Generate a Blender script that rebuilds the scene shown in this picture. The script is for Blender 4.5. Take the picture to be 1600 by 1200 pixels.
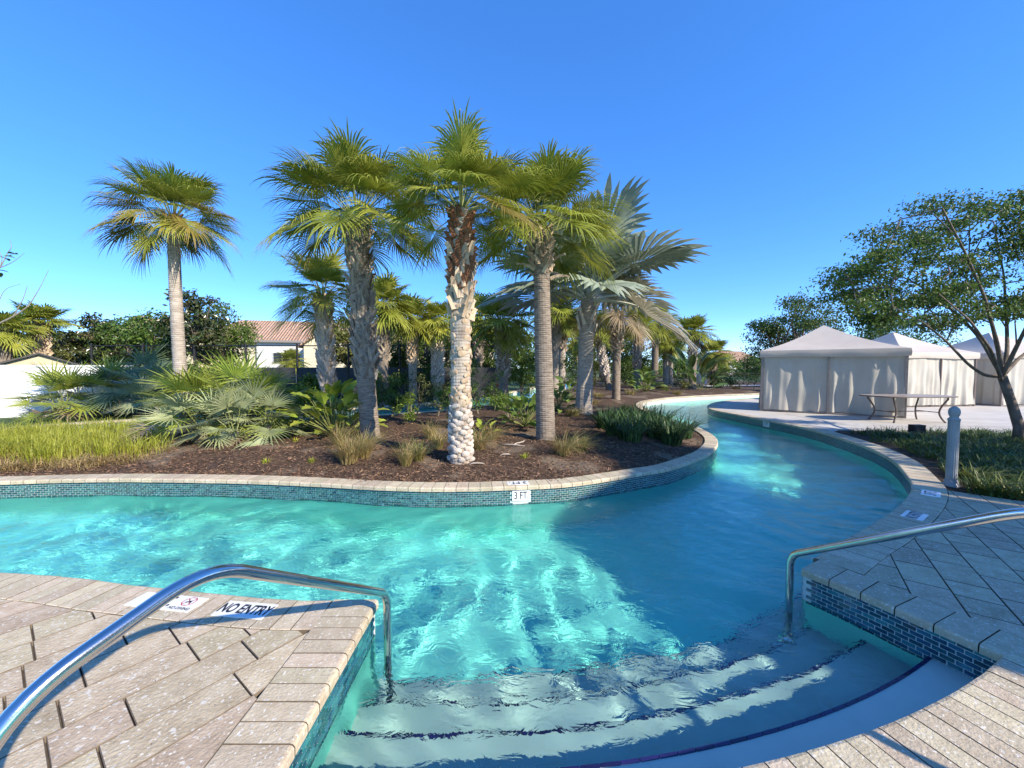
import bpy, bmesh, math, random
import numpy as np
from mathutils import Vector, Matrix
from mathutils.geometry import tessellate_polygon

sc = bpy.context.scene
for o in list(bpy.data.objects):
    bpy.data.objects.remove(o)
col = sc.collection
R = math.radians
random.seed(7)

# ------------------------------------------------------------------ camera, sky, sun, exposure
FPX, PITCH, CAMH = 600.0, math.atan2(25, 600), 1.6
cam = bpy.data.objects.new('camera', bpy.data.cameras.new('camera'))
col.objects.link(cam)
cam.location = (0, 0, CAMH)
cam.rotation_euler = (math.pi / 2 - PITCH, 0, 0)
cam.data.sensor_width = 36
cam.data.lens = 36 * FPX / 1600
cam.data.clip_start = 0.05
cam.data.clip_end = 2000
sc.camera = cam

SUN = Vector((1.275, -1.0, 0.955)).normalized()          # towards the sun: right, behind the camera
world = bpy.data.worlds.new('World')
sc.world = world
world.use_nodes = True
wn = world.node_tree
sky = wn.nodes.new('ShaderNodeTexSky')
sky.sky_type = 'NISHITA'
sky.sun_disc = False
sky.sun_elevation = math.asin(SUN.z)
sky.sun_rotation = math.atan2(SUN.x, SUN.y)
sky.altitude = 2000
sky.air_density = 0.7
sky.dust_density = 0.0
sky.ozone_density = 5.0
gm = wn.nodes.new('ShaderNodeGamma')                    # the phone's tone curve, on the whole sky alike
gm.inputs[1].default_value = 0.66
hs = wn.nodes.new('ShaderNodeHueSaturation')
hs.inputs['Hue'].default_value = 0.512
hs.inputs['Saturation'].default_value = 1.42
hs.inputs['Value'].default_value = 3.0
wn.links.new(sky.outputs[0], gm.inputs[0])
wn.links.new(gm.outputs[0], hs.inputs['Color'])
wn.links.new(hs.outputs[0], wn.nodes['Background'].inputs[0])
wn.nodes['Background'].inputs[1].default_value = 0.13

sl = bpy.data.lights.new('sun', 'SUN')
sl.energy = 4.8
sl.angle = R(0.53)
sl.color = (1.0, 0.91, 0.76)
sl.cycles.is_caustics_light = True
so = bpy.data.objects.new('sun', sl)
col.objects.link(so)
so.rotation_euler = (-SUN).to_track_quat('-Z', 'Y').to_euler()

vs = sc.view_settings
vs.view_transform = 'Standard'
vs.look = 'None'
vs.exposure = 0.72
vs.gamma = 1.0
cy = sc.cycles
cy.use_denoising = True
cy.max_bounces = 9
cy.diffuse_bounces = 3
cy.glossy_bounces = 4
cy.transmission_bounces = 6
cy.transparent_max_bounces = 8
cy.sample_clamp_indirect = 6
cy.caustics_refractive = True
cy.caustics_reflective = False

# ------------------------------------------------------------------ helpers
def P(px, py, z=0.0):
    """ground point on the level z seen at photo pixel px, py"""
    a, b = (px - 800) / FPX, (600 - py) / FPX
    c, s = math.cos(PITCH), math.sin(PITCH)
    dy, dz = c + b * s, b * c - s
    t = (z - CAMH) / dz
    return (a * t, dy * t)

def X(px, d):
    return (px - 800) / FPX * d

def Z(py, d):
    return CAMH + (575 - py) / FPX * d

def link(o, parent=None):
    col.objects.link(o)
    if parent is not None:
        o.parent = parent
    return o

def mesh(name, verts, faces, mat=None, smooth=False):
    me = bpy.data.meshes.new(name)
    if isinstance(verts, np.ndarray): verts = verts.tolist()
    if isinstance(faces, np.ndarray): faces = faces.tolist()
    me.from_pydata(verts, [], faces)
    if mat is not None: me.materials.append(mat)
    if smooth: me.shade_smooth()
    return me

def obj(name, me, parent=None, loc=None, rz=None, sca=None):
    o = bpy.data.objects.new(name, me)
    link(o, parent)
    if loc is not None: o.location = loc
    if rz is not None: o.rotation_euler = (0, 0, rz)
    if sca is not None: o.scale = sca if hasattr(sca, '__len__') else (sca,) * 3
    return o

def tag(o, label=None, cat=None, group=None, kind=None):
    if label: o['label'] = label
    if cat: o['category'] = cat
    if group: o['group'] = group
    if kind: o['kind'] = kind
    return o

def empty(name, loc, label, cat, group=None, rz=0):
    o = bpy.data.objects.new(name, None)
    o.empty_display_size = 0.2
    link(o)
    o.location = loc
    o.rotation_euler = (0, 0, rz)
    return tag(o, label, cat, group)

class MB:
    """collects shapes into one mesh"""
    def __init__(s): s.v, s.f = [], []
    def add(s, v, f):
        n = len(s.v)
        s.v.extend([tuple(p) for p in v])
        s.f.extend([tuple(i + n for i in q) for q in f])
    def box(s, x0, x1, y0, y1, z0, z1, M=None):
        v = [(x, y, z) for z in (z0, z1) for y in (y0, y1) for x in (x0, x1)]
        if M is not None: v = [tuple(M @ Vector(p)) for p in v]
        s.add(v, [(0, 2, 3, 1), (4, 5, 7, 6), (0, 1, 5, 4), (2, 6, 7, 3), (0, 4, 6, 2), (1, 3, 7, 5)])
    def tube(s, pts, rad, n=8, cap=True):
        pts = [Vector(p) for p in pts]
        if not hasattr(rad, '__len__'): rad = [rad] * len(pts)
        ref = Vector((0.31, 0.17, 0.93)).normalized()
        v = []
        for i, p in enumerate(pts):
            t = (pts[min(i + 1, len(pts) - 1)] - pts[max(i - 1, 0)]).normalized()
            if i == 0:
                a = t.cross(ref)
                if a.length < 0.2: a = t.cross(Vector((1, 0, 0)))
                a.normalize()
            else:
                a = (a - t * a.dot(t)).normalized()
            b = t.cross(a)
            for k in range(n):
                w = 2 * math.pi * k / n
                v.append(p + (a * math.cos(w) + b * math.sin(w)) * rad[i])
        f = []
        for i in range(len(pts) - 1):
            for k in range(n):
                k2 = (k + 1) % n
                f.append((i * n + k, i * n + k2, (i + 1) * n + k2, (i + 1) * n + k))
        if cap:
            f.append(tuple(range(n - 1, -1, -1)))
            f.append(tuple((len(pts) - 1) * n + k for k in range(n)))
        s.add(v, f)
    def lathe(s, prof, n=24, c=(0, 0), cap=True):
        v, f = [], []
        for r, z in prof:
            for k in range(n):
                w = 2 * math.pi * k / n
                v.append((c[0] + r * math.cos(w), c[1] + r * math.sin(w), z))
        for i in range(len(prof) - 1):
            for k in range(n):
                k2 = (k + 1) % n
                f.append((i * n + k, i * n + k2, (i + 1) * n + k2, (i + 1) * n + k))
        if cap:
            f.append(tuple((len(prof) - 1) * n + k for k in range(n)))
        s.add(v, f)
    def prism(s, poly, z0, z1):
        n = len(poly)
        v = [(p[0], p[1], z0) for p in poly] + [(p[0], p[1], z1) for p in poly]
        tr = tessellate_polygon([[Vector((p[0], p[1], 0)) for p in poly]])
        f = []
        for t in tr:
            a, b, c = (Vector((poly[i][0], poly[i][1], 0)) for i in t)
            if (b - a).cross(c - a).z < 0: t = (t[0], t[2], t[1])
            f.append(tuple(i + n for i in t))
        area = sum(poly[i][0] * poly[(i + 1) % n][1] - poly[(i + 1) % n][0] * poly[i][1] for i in range(n))
        for i in range(n):
            j = (i + 1) % n
            f.append((i, j, j + n, i + n) if area > 0 else (j, i, i + n, j + n))
        s.add(v, f)
    def build(s, name, mat, parent=None, smooth=False, loc=None, rz=None):
        return obj(name, mesh(name, s.v, s.f, mat, smooth), parent, loc, rz)

def catmull(pts, step=0.1):
    pts = [np.array(p[:2], float) for p in pts]
    pts = [2 * pts[0] - pts[1]] + pts + [2 * pts[-1] - pts[-2]]
    out = []
    for i in range(1, len(pts) - 2):
        p0, p1, p2, p3 = pts[i - 1:i + 3]
        n = max(2, int(np.linalg.norm(p2 - p1) / 0.03))
        for t in np.linspace(0, 1, n, endpoint=False):
            out.append(0.5 * (2 * p1 + (p2 - p0) * t + (2 * p0 - 5 * p1 + 4 * p2 - p3) * t * t + (3 * p1 - p0 - 3 * p2 + p3) * t ** 3))
    out.append(pts[-2])
    return resample(out, step)

def resample(pts, step):
    pts = np.array(pts, float)
    d = np.r_[0, np.cumsum(np.linalg.norm(np.diff(pts, axis=0), axis=1))]
    n = max(2, int(round(d[-1] / step)) + 1)
    s = np.linspace(0, d[-1], n)
    return np.stack([np.interp(s, d, pts[:, 0]), np.interp(s, d, pts[:, 1])], 1)

class Bank:
    """a water edge; the land lies on its right-hand side"""
    def __init__(s, pts):
        s.p = np.array(pts, float)
        s.d = np.r_[0, np.cumsum(np.linalg.norm(np.diff(s.p, axis=0), axis=1))]
        s.L = s.d[-1]
    def at(s, t):
        return np.array([np.interp(t, s.d, s.p[:, 0]), np.interp(t, s.d, s.p[:, 1])])
    def tan(s, t):
        e = 0.06
        a = s.at(min(t + e, s.L)) - s.at(max(t - e, 0))
        return a / np.linalg.norm(a)
    def off(s, t, o):
        """o > 0 is into the land"""
        k = s.tan(t)
        return s.at(t) + np.array([k[1], -k[0]]) * o
    def nearest(s, q):
        dd = np.linalg.norm(s.p - np.array(q[:2]), axis=1)
        return s.d[int(dd.argmin())]

# ------------------------------------------------------------------ materials
def newmat(name):
    m = bpy.data.materials.new(name)
    m.use_nodes = True
    return m, m.node_tree, m.node_tree.nodes['Principled BSDF']

def nmat(name, cols, scale=5, detail=5, rough=0.7, bump=0.0, bscale=None, objr=0.0, islr=0.0, transl=0.0, spec=0.3,
         metal=0.0, specks=None, stretch=None, coat=0.0, hue=0.0):
    """noise-mixed procedural colour; objr / islr vary the value per object / per island"""
    m, nt, b = newmat(name)
    N = nt.nodes.new
    lk = nt.links.new
    tc = N('ShaderNodeTexCoord')
    oi = N('ShaderNodeObjectInfo')
    ad = N('ShaderNodeVectorMath')
    mu = N('ShaderNodeVectorMath'); mu.operation = 'SCALE'
    cx = N('ShaderNodeCombineXYZ')
    for i in range(3): lk(oi.outputs['Random'], cx.inputs[i])
    lk(cx.outputs[0], mu.inputs[0]); mu.inputs['Scale'].default_value = 37.0 if objr else 0.0
    lk(tc.outputs['Object'], ad.inputs[0]); lk(mu.outputs[0], ad.inputs[1])
    vec = ad.outputs[0]
    if stretch:
        mp = N('ShaderNodeMapping'); mp.inputs['Scale'].default_value = stretch
        lk(vec, mp.inputs[0]); vec = mp.outputs[0]
    nz = N('ShaderNodeTexNoise'); nz.inputs['Scale'].default_value = scale
    nz.inputs['Detail'].default_value = detail; nz.inputs['Roughness'].default_value = 0.6
    lk(vec, nz.inputs['Vector'])
    cr = N('ShaderNodeValToRGB')
    el = cr.color_ramp.elements
    while len(el) < len(cols): el.new(0.5)
    for e, (p, c) in zip(el, cols):
        e.position = p; e.color = (*c, 1)
    lk(nz.outputs['Fac'], cr.inputs[0])
    c = cr.outputs[0]
    for amt, src in ((objr, oi.outputs['Random']), (islr, None)):
        if not amt: continue
        if src is None:
            g = N('ShaderNodeNewGeometry'); src = g.outputs['Random Per Island']
        mr = N('ShaderNodeMapRange'); mr.inputs['To Min'].default_value = 1 - amt; mr.inputs['To Max'].default_value = 1 + amt
        lk(src, mr.inputs['Value'])
        h = N('ShaderNodeHueSaturation'); lk(c, h.inputs['Color']); lk(mr.outputs[0], h.inputs['Value'])
        if hue:
            m2 = N('ShaderNodeMapRange'); m2.inputs['To Min'].default_value = 0.5 - hue; m2.inputs['To Max'].default_value = 0.5 + hue
            wn_ = N('ShaderNodeTexWhiteNoise'); wn_.noise_dimensions = '1D'; lk(src, wn_.inputs['W'])
            lk(wn_.outputs['Value'], m2.inputs['Value']); lk(m2.outputs[0], h.inputs['Hue'])
        c = h.outputs[0]
    if specks:
        for (scol, sscale, thr) in specks:
            vo = N('ShaderNodeTexNoise'); vo.inputs['Scale'].default_value = sscale; vo.inputs['Detail'].default_value = 2
            lk(vec, vo.inputs['Vector'])
            lt = N('ShaderNodeMapRange'); lt.inputs['From Min'].default_value = thr; lt.inputs['From Max'].default_value = thr + 0.05
            lk(vo.outputs['Fac'], lt.inputs['Value'])
            mx = N('ShaderNodeMix'); mx.data_type = 'RGBA'
            lk(lt.outputs[0], mx.inputs['Factor']); lk(c, mx.inputs[6]); mx.inputs[7].default_value = (*scol, 1)
            c = mx.outputs[2]
    lk(c, b.inputs['Base Color'])
    b.inputs['Roughness'].default_value = rough
    b.inputs['Specular IOR Level'].default_value = spec
    b.inputs['Metallic'].default_value = metal
    b.inputs['Coat Weight'].default_value = coat
    if bump:
        n2 = N('ShaderNodeTexNoise'); n2.inputs['Scale'].default_value = bscale or scale * 3; n2.inputs['Detail'].default_value = 4
        lk(vec, n2.inputs['Vector'])
        bp = N('ShaderNodeBump'); bp.inputs['Strength'].default_value = bump; bp.inputs['Distance'].default_value = 0.02
        lk(n2.outputs['Fac'], bp.inputs['Height']); lk(bp.outputs[0], b.inputs['Normal'])
    if transl:
        tr = N('ShaderNodeBsdfTranslucent'); lk(c, tr.inputs['Color'])
        ms = N('ShaderNodeMixShader'); ms.inputs[0].default_value = transl
        out = nt.nodes['Material Output']
        lk(b.outputs[0], ms.inputs[1]); lk(tr.outputs[0], ms.inputs[2]); lk(ms.outputs[0], out.inputs[0])
    return m

M = {}
M['paver'] = nmat('paver_stone', [(0.3, (0.39, 0.30, 0.19)), (0.55, (0.52, 0.415, 0.275)), (0.8, (0.62, 0.52, 0.37))], 9, 8, 0.75, 0.35, 60, objr=0.12, hue=0.012,
                  specks=[((0.68, 0.62, 0.52), 55, 0.62), ((0.16, 0.11, 0.08), 75, 0.70), ((0.62, 0.56, 0.46), 23, 0.66)])
M['coping'] = nmat('coping_stone', [(0.3, (0.45, 0.36, 0.235)), (0.7, (0.60, 0.50, 0.345))], 12, 8, 0.75, 0.3, 70, objr=0.15, hue=0.012,
                   specks=[((0.7, 0.64, 0.54), 60, 0.62), ((0.2, 0.14, 0.1), 80, 0.7)])
M['bedding'] = nmat('bedding_sand', [(0.3, (0.07, 0.052, 0.038)), (0.7, (0.14, 0.108, 0.08))], 20, 5, 0.95)
M['joint_dirt'] = nmat('joint_dirt', [(0.3, (0.13, 0.098, 0.066)), (0.7, (0.22, 0.17, 0.12))], 25, 5, 0.95)
M['concrete'] = nmat('concrete', [(0.3, (0.46, 0.42, 0.37)), (0.7, (0.58, 0.54, 0.48))], 1.3, 8, 0.85, 0.15, 60)
M['plaster'] = nmat('pool_plaster', [(0.3, (0.26, 0.85, 0.70)), (0.7, (0.33, 0.90, 0.75))], 1.2, 4, 0.8)
M['step'] = nmat('step_plaster', [(0.3, (0.46, 0.54, 0.49)), (0.7, (0.54, 0.61, 0.55))], 3, 6, 0.8)
M['grout'] = nmat('tile_grout', [(0.3, (0.50, 0.55, 0.50)), (0.7, (0.64, 0.68, 0.62))], 30, 3, 0.9)
TC = [(0.32, (0.010, 0.05, 0.085)), (0.5, (0.02, 0.115, 0.145)), (0.68, (0.05, 0.20, 0.21))]
M['tile'] = nmat('glass_tile', TC, 6, 3, 0.08, objr=0.4, hue=0.03, spec=0.6)
M['tile_far'] = nmat('glass_tile_band', [(0.32, (0.018, 0.060, 0.070)), (0.5, (0.035, 0.125, 0.125)), (0.68, (0.085, 0.21, 0.19))], 40, 2, 0.15, islr=0.4, hue=0.03, spec=0.5)
M['trim'] = nmat('trim_tile', [(0.3, (0.012, 0.012, 0.055)), (0.7, (0.02, 0.018, 0.10))], 8, 2, 0.2, objr=0.3, spec=0.5)
M['white'] = nmat('white_ceramic', [(0.3, (0.74, 0.73, 0.70)), (0.7, (0.82, 0.81, 0.78))], 8, 3, 0.3)
M['black'] = nmat('black_ink', [(0.3, (0.015, 0.015, 0.018)), (0.7, (0.025, 0.025, 0.03))], 5, 2, 0.4)
M['red'] = nmat('red_ink', [(0.3, (0.45, 0.03, 0.04)), (0.7, (0.5, 0.05, 0.05))], 5, 2, 0.4)
M['steel'] = nmat('stainless_steel', [(0.3, (0.55, 0.55, 0.55)), (0.7, (0.68, 0.67, 0.66))], 4, 6, 0.16, 0.02, 200, metal=1.0, stretch=(1, 1, 1))
M['mulch'] = nmat('mulch', [(0.3, (0.03, 0.017, 0.010)), (0.5, (0.080, 0.047, 0.028)), (0.72, (0.17, 0.108, 0.068))], 14, 10, 0.95, 1.0, 55,
                  specks=[((0.17, 0.125, 0.085), 0.9, 0.56), ((0.27, 0.2, 0.14), 48, 0.66)])
M['chip'] = nmat('mulch_chip', [(0.3, (0.075, 0.038, 0.022)), (0.7, (0.23, 0.14, 0.085))], 6, 3, 0.95, islr=0.75, hue=0.015)
M['lawn'] = nmat('lawn', [(0.3, (0.035, 0.07, 0.015)), (0.7, (0.07, 0.12, 0.03))], 0.6, 8, 0.95, 0.6, 12)

# ------------------------------------------------------------------ the river banks (land on the right-hand side)
WATER = -0.26
FLOOR = -1.17
CC, RD = (-0.4, 8.6), 7.26                       # entry steps: arc centre, deck-edge radius
def arcy(x, r): return CC[1] - math.sqrt(r * r - (x - CC[0]) ** 2)

A1 = Bank(catmull([(-40, -6), (-20, 0.6), (-13, 2.5), (-8, 3.2), P(0, 896), P(225, 918), P(450, 939), (-0.95, 2.595)], 0.05))
A2 = Bank(resample([(-0.95, 2.595), (-0.95, arcy(-0.95, RD))], 0.02))
_w0, _w1 = np.array(P(1600, 1033)), np.array(P(1362, 930))
A4b = _w0 - (_w1 - _w0) / np.linalg.norm(_w1 - _w0) * 0.03
A3 = Bank(resample([(x, arcy(x, RD)) for x in np.linspace(-0.95, float(A4b[0]), 60)], 0.05))
A4 = Bank(resample([A4b, P(1600, 1033), P(1362, 930), P(1254, 887)], 0.05))
A5 = Bank(catmull([P(1254, 887), P(1315, 848), P(1360, 824), P(1410, 789), P(1428, 763), P(1420, 743), P(1390, 714), P(1337, 691), P(1262, 669),
                   P(1197, 656), P(1150, 647), (7.75, 14.8), (8.4, 16.4), (9.7, 18.1), (11.6, 19.6), (14.4, 21.0), (20, 22.6), (30, 24)], 0.1))
B1 = Bank(catmull([(30, 27.6), (22, 26), (16.2, 24.3), (12, 22.7), (9.0, 21.0), (6.9, 19.0), (5.9, 17.3), (5.35, 15.4), (5.15, 13.5), (5.0, 11.6), P(1085, 665),
                   P(1112, 679), P(1120, 690), P(1115, 700), P(1100, 711), P(1050, 729), P(1000, 738), P(900, 753), P(815, 758.5), P(700, 761.5),
                   P(600, 759.5), P(500, 754), P(400, 750), P(300, 748), P(200, 747), P(100, 748), P(0, 751), (-9, 5.25), (-13, 4.5), (-20, 2.9), (-40, -3)], 0.1))
B2 = Bank(catmull([(-40, 2.5), (-20, 6.9), (-14, 8.7), (-9.9, 10.6), (-6.5, 12.3), (-4.3, 13.4), (-2.6, 14.7), (-0.8, 17.3), (0.9, 20.5), (2.6, 25), (4.6, 31), (6, 38), (8, 60)], 0.15))
C1 = Bank(catmull([(5, 60), (3.2, 39), (1.9, 32.5), (0.1, 26), (-1.6, 22), (-3.3, 18.2), (-5.4, 15.8), (-8, 14.3), P(267, 652), P(187, 657), P(100, 662), P(7, 669),
                   (-16, 9.1), (-22, 8.0), (-40, 5)], 0.15))

def ring(*banks):
    out = []
    for b in banks:
        out += [tuple(p) for p in b.p]
    return out

def wall_strip(mb, bank, z0, z1, off=0.0, s0=0, s1=None, step=None):
    s1 = bank.L if s1 is None else s1
    n = max(2, int((s1 - s0) / (step or 0.1)) + 1)
    ts = np.linspace(s0, s1, n)
    v = []
    for t in ts:
        q = bank.off(t, off)
        v += [(q[0], q[1], z0), (q[0], q[1], z1)]
    # faces look towards the water
    mb.add(v, [(2 * i, 2 * i + 2, 2 * i + 3, 2 * i + 1) if False else (2 * i + 2, 2 * i, 2 * i + 1, 2 * i + 3) for i in range(n - 1)])

def sheet(name, poly, z, mat, kind='structure', parent=None):
    tr = tessellate_polygon([[Vector((p[0], p[1], 0)) for p in poly]])
    f = []
    for t in tr:
        a, b, c = (Vector((poly[i][0], poly[i][1], 0)) for i in t)
        f.append(t if (b - a).cross(c - a).z > 0 else (t[0], t[2], t[1]))
    o = obj(name, mesh(name, [(p[0], p[1], z) for p in poly], f, mat), parent)
    if kind: o['kind'] = kind
    return o

# pool deck land (this side), the island with the land beyond the bend, the land across the back channel
deck = sheet('pool_deck', [(-40, -60)] + ring(A1, A2, A3, A4, A5) + [(500, 60), (500, -60)], -0.034, M['bedding'])
tag(deck, 'tan shell-stone paved pool deck with coping along the lazy river', None)
far_ground = sheet('ground', [(500, 60), (30, 24), (30, 27.6), (30, 60), (8, 60)] + ring(C1) + [(-600, 5), (-600, 900), (500, 900)], -0.07, M['lawn'])
island = sheet('mulch_bed', ring(B1, B2) + [(30, 60)], -0.075, M['mulch'])
pool_floor = obj('pool_floor', mesh('pool_floor', [(-42, -8, FLOOR), (34, -8, FLOOR), (34, 62, FLOOR), (-42, 62, FLOOR)], [(0, 1, 2, 3)], M['plaster']))
tag(pool_floor, kind='structure')
pool_floor.cycles.is_caustics_receiver = True

pw = MB()
for b in (A1, A2, A3, A4, A5, B1, B2, C1):
    wall_strip(pw, b, FLOOR - 0.02, WATER - 0.02, 0.004)
pool_wall = tag(pw.build('pool_wall', M['plaster']), kind='structure')
pool_wall.cycles.is_caustics_receiver = True
gw = MB()
for b in (A1, A2, A3, A4, A5, B1, B2, C1):
    wall_strip(gw, b, WATER - 0.02, -0.02, 0.004)
grout = gw.build('tile_backing', M['grout'], pool_wall)
grout.cycles.is_caustics_receiver = True

# water sheet with real ripples
def graded(a, b, c, d, fine, coarse):
    """fine spacing between b and c, growing to coarse towards a and d"""
    mid = list(np.arange(b, c, fine))
    lo, x, h = [], b, fine
    while x > a:
        h = min(coarse, h * 1.06); x -= h; lo.append(x)
    hi, x, h = [], mid[-1], fine
    while x < d:
        h = min(coarse, h * 1.05); x += h; hi.append(x)
    return np.array(lo[::-1] + mid + hi)

gx = graded(-40, -5.2, 5.4, 30, 0.03, 0.35)
gy = graded(-6, 1.6, 7.0, 60, 0.03, 0.35)
GX, GY = np.meshgrid(gx, gy)
hx = np.gradient(gx); hy = np.gradient(gy)
CELL = np.maximum(hx[None, :], hy[:, None])
rng = np.random.default_rng(5)
H = np.zeros_like(GX)
wx = GX + 0.25 * np.sin(GY * 0.9 + 0.5 * GX) + 0.08 * np.sin(GY * 3.1 - GX * 1.7)
wy = GY + 0.25 * np.sin(GX * 0.8 - 0.4 * GY) + 0.08 * np.sin(GX * 2.7 + GY * 1.3)
for i in range(60):
    lam = math.exp(rng.uniform(math.log(0.16), math.log(1.6)))
    a = rng.normal(1.2, 0.9)
    k = 2 * math.pi / lam
    amp = 0.0020 * lam ** 0.82
    damp = np.clip((lam / CELL - 3) / 3, 0, 1)
    H += damp * amp * np.sin(k * (wx * math.cos(a) + wy * math.sin(a)) + rng.uniform(0, 6.28))
gust = 0.75 + 0.35 * np.sin(GX * 0.55 + 1.3 * np.sin(GY * 0.5)) * np.sin(GY * 0.63 + 0.8)
H *= np.clip(gust, 0.35, 1.2)
nyy, nxx = GX.shape
ii = np.arange(nxx * nyy).reshape(nyy, nxx)
WF = np.stack([ii[:-1, :-1], ii[:-1, 1:], ii[1:, 1:], ii[1:, :-1]], -1).reshape(-1, 4)
m, nt, b = newmat('pool_water')
nt.nodes.remove(b)
g = nt.nodes.new('ShaderNodeBsdfGlass')
g.inputs['IOR'].default_value = 1.33
g.inputs['Roughness'].default_value = 0.0
g.inputs['Color'].default_value = (0.83, 1.0, 1.0, 1)
tc = nt.nodes.new('ShaderNodeTexCoord')
mp = nt.nodes.new('ShaderNodeMapping'); mp.inputs['Scale'].default_value = (0.8, 1.25, 1); mp.inputs['Rotation'].default_value = (0, 0, 0.5)
n1 = nt.nodes.new('ShaderNodeTexNoise'); n1.inputs['Scale'].default_value = 8.0; n1.inputs['Detail'].default_value = 3.0; n1.inputs['Distortion'].default_value = 1.68
nt.links.new(tc.outputs['Object'], mp.inputs[0]); nt.links.new(mp.outputs[0], n1.inputs['Vector'])
bp = nt.nodes.new('ShaderNodeBump'); bp.inputs['Strength'].default_value = 0.55; bp.inputs['Distance'].default_value = 0.02
nt.links.new(n1.outputs['Fac'], bp.inputs['Height']); nt.links.new(bp.outputs[0], g.inputs['Normal'])
nt.links.new(g.outputs[0], nt.nodes['Material Output'].inputs[0])
M['water'] = m
water = obj('water', mesh('water', np.stack([GX, GY, H + WATER], -1).reshape(-1, 3), WF, m, True))
water.cycles.is_caustics_caster = True
tag(water, kind='structure')

# ------------------------------------------------------------------ coping stones, waterline tiles
def coping(bank, parent, w, width, s0=0.0, s1=None, top=0.0, over=0.025, gap=0.0065, name='coping_stone', mat=None, thick=0.055, back=0.0):
    s1 = bank.L if s1 is None else s1
    n = max(1, int(round((s1 - s0) / w)))
    ww = (s1 - s0) / n
    for i in range(n):
        a, c = s0 + i * ww + gap / 2, s0 + (i + 1) * ww - gap / 2
        z = top + random.uniform(-0.0015, 0.0015)
        prof = [(-over + back, -thick), (-over + back, -0.016), (-over + 0.008 + back, -0.004), (-over + 0.022 + back, 0), (width - 0.004, 0), (width, -0.004), (width, -thick)]
        o0 = bank.at((a + c) / 2)
        v = []
        for t in (a, c):
            for (o, zz) in prof:
                q = bank.off(t, o)
                v.append((q[0] - o0[0], q[1] - o0[1], zz))
        k = len(prof)
        f = [(j, j + 1, j + 1 + k, j + k) for j in range(k - 1)] + [tuple(range(k - 1, -1, -1)), tuple(range(k, 2 * k))]
        me = mesh(name, v, f, mat or M['coping'])
        me.materials.append(M['joint_dirt'])
        me.polygons[len(f) - 1].material_index = 1; me.polygons[len(f) - 2].material_index = 1; me.polygons[len(f) - 3].material_index = 1
        obj(name, me, parent, (o0[0], o0[1], z))

sA1 = A1.nearest((-9.5, 3.0))
coping(A1, deck, 0.118, 0.28, sA1, A1.L - 0.289)
coping(A2, deck, 0.108, 0.285, -0.02, None)
coping(A3, deck, 0.105, 0.315, 0.0, None)
coping(A3, deck, 0.105, 0.64, 0.05, None, top=-0.004, over=0, back=0.32, name='paver', mat=M['paver'])
coping(A4, deck, 0.20, 0.28, 0.0, None)
coping(A5, deck, 0.20, 0.30, 0.27, A5.nearest((8.4, 16.4)))
coping(A5, deck, 0.45, 0.32, A5.nearest((8.4, 16.4)), None)
sB = B1.nearest((9, 21)); sBe = B1.nearest((-9.5, 5.2)); sBt = B1.nearest((5.0, 11.6))
coping(B1, island, 0.6, 0.28, 0, sB)
coping(B1, island, 0.35, 0.26, sB, sBt)
coping(B1, island, 0.16, 0.235, sBt, sBe)
coping(B1, island, 0.8, 0.25, sBe, None)
coping(B2, island, 0.45, 0.28, B2.nearest((-20, 6.9)), None)
coping(C1, far_ground, 0.45, 0.3, 0, C1.nearest((-22, 8)))

TW, TH, TP = 0.064, 0.0245, 0.0295               # waterline tile: width, height, row pitch
tile_me = None
def tile_mesh():
    mb = MB()
    w, h, t, c = TW / 2, TH / 2, 0.005, 0.002
    v = [(x * w, 0, z * h) for x, z in ((-1, -1), (1, -1), (1, 1), (-1, 1))] + [(x * (w - c), -t, z * (h - c)) for x, z in ((-1, -1), (1, -1), (1, 1), (-1, 1))]
    mb.add(v, [(4, 5, 6, 7), (0, 1, 5, 4), (1, 2, 6, 5), (2, 3, 7, 6), (3, 0, 4, 7)])
    return mesh('tile', mb.v, mb.f, M['tile'])
tile_me = tile_mesh()

def tile_band(bank, s0, s1, single, skip=None):
    v, f = [], []
    pitch = TW + 0.0065
    for r in range(8):
        z = -0.072 - r * TP
        t = s0 + (0.5 * pitch if r % 2 else 0) + pitch / 2
        while t < s1 - pitch / 2:
            if not (skip and any(a < t < b for a, b in skip) and -0.25 < z < -0.055):
                q = bank.off(t, 0.003)
                k = bank.tan(t)
                if single:
                    o = obj('tile', tile_me, pool_wall, (q[0], q[1], z), math.atan2(k[1], k[0]) + math.pi)
                    o.cycles.is_caustics_receiver = True
                else:
                    nrm = np.array([-k[1], k[0]])
                    n = len(v)
                    for (e, hh, ww) in ((0, TH / 2, TW / 2), (0.005, TH / 2 - 0.002, TW / 2 - 0.002)):
                        for (sx, sz) in ((1, -1), (-1, -1), (-1, 1), (1, 1)):
                            pp = q + k * sx * ww + nrm * e
                            v.append((pp[0], pp[1], z + sz * hh))
                    f += [(n + 4, n + 5, n + 6, n + 7), (n, n + 1, n + 5, n + 4), (n + 1, n + 2, n + 6, n + 5), (n + 2, n + 3, n + 7, n + 6), (n + 3, n, n + 4, n + 7)]
            t += pitch
    if not single:
        o = obj('tile_band', mesh('tile_band', v, f, M['tile_far']), pool_wall)
        o['kind'] = 'stuff'
        o.cycles.is_caustics_receiver = True

tile_band(A2, 0.01, A2.nearest((-0.95, 1.45)), True)
tile_band(A4, A4.nearest(P(1600, 1033)) - 0.12, A4.L, True)
SB3 = B1.nearest(P(813, 758.5))
tile_band(B1, B1.nearest((5.9, 17.3)), sBe, False, [(SB3 - 0.125, SB3 + 0.125)])
tile_band(A5, 0.0, A5.nearest((11.6, 19.6)), False)
tile_band(C1, C1.nearest((0.1, 26)), C1.nearest((-18, 9)), False)

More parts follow.
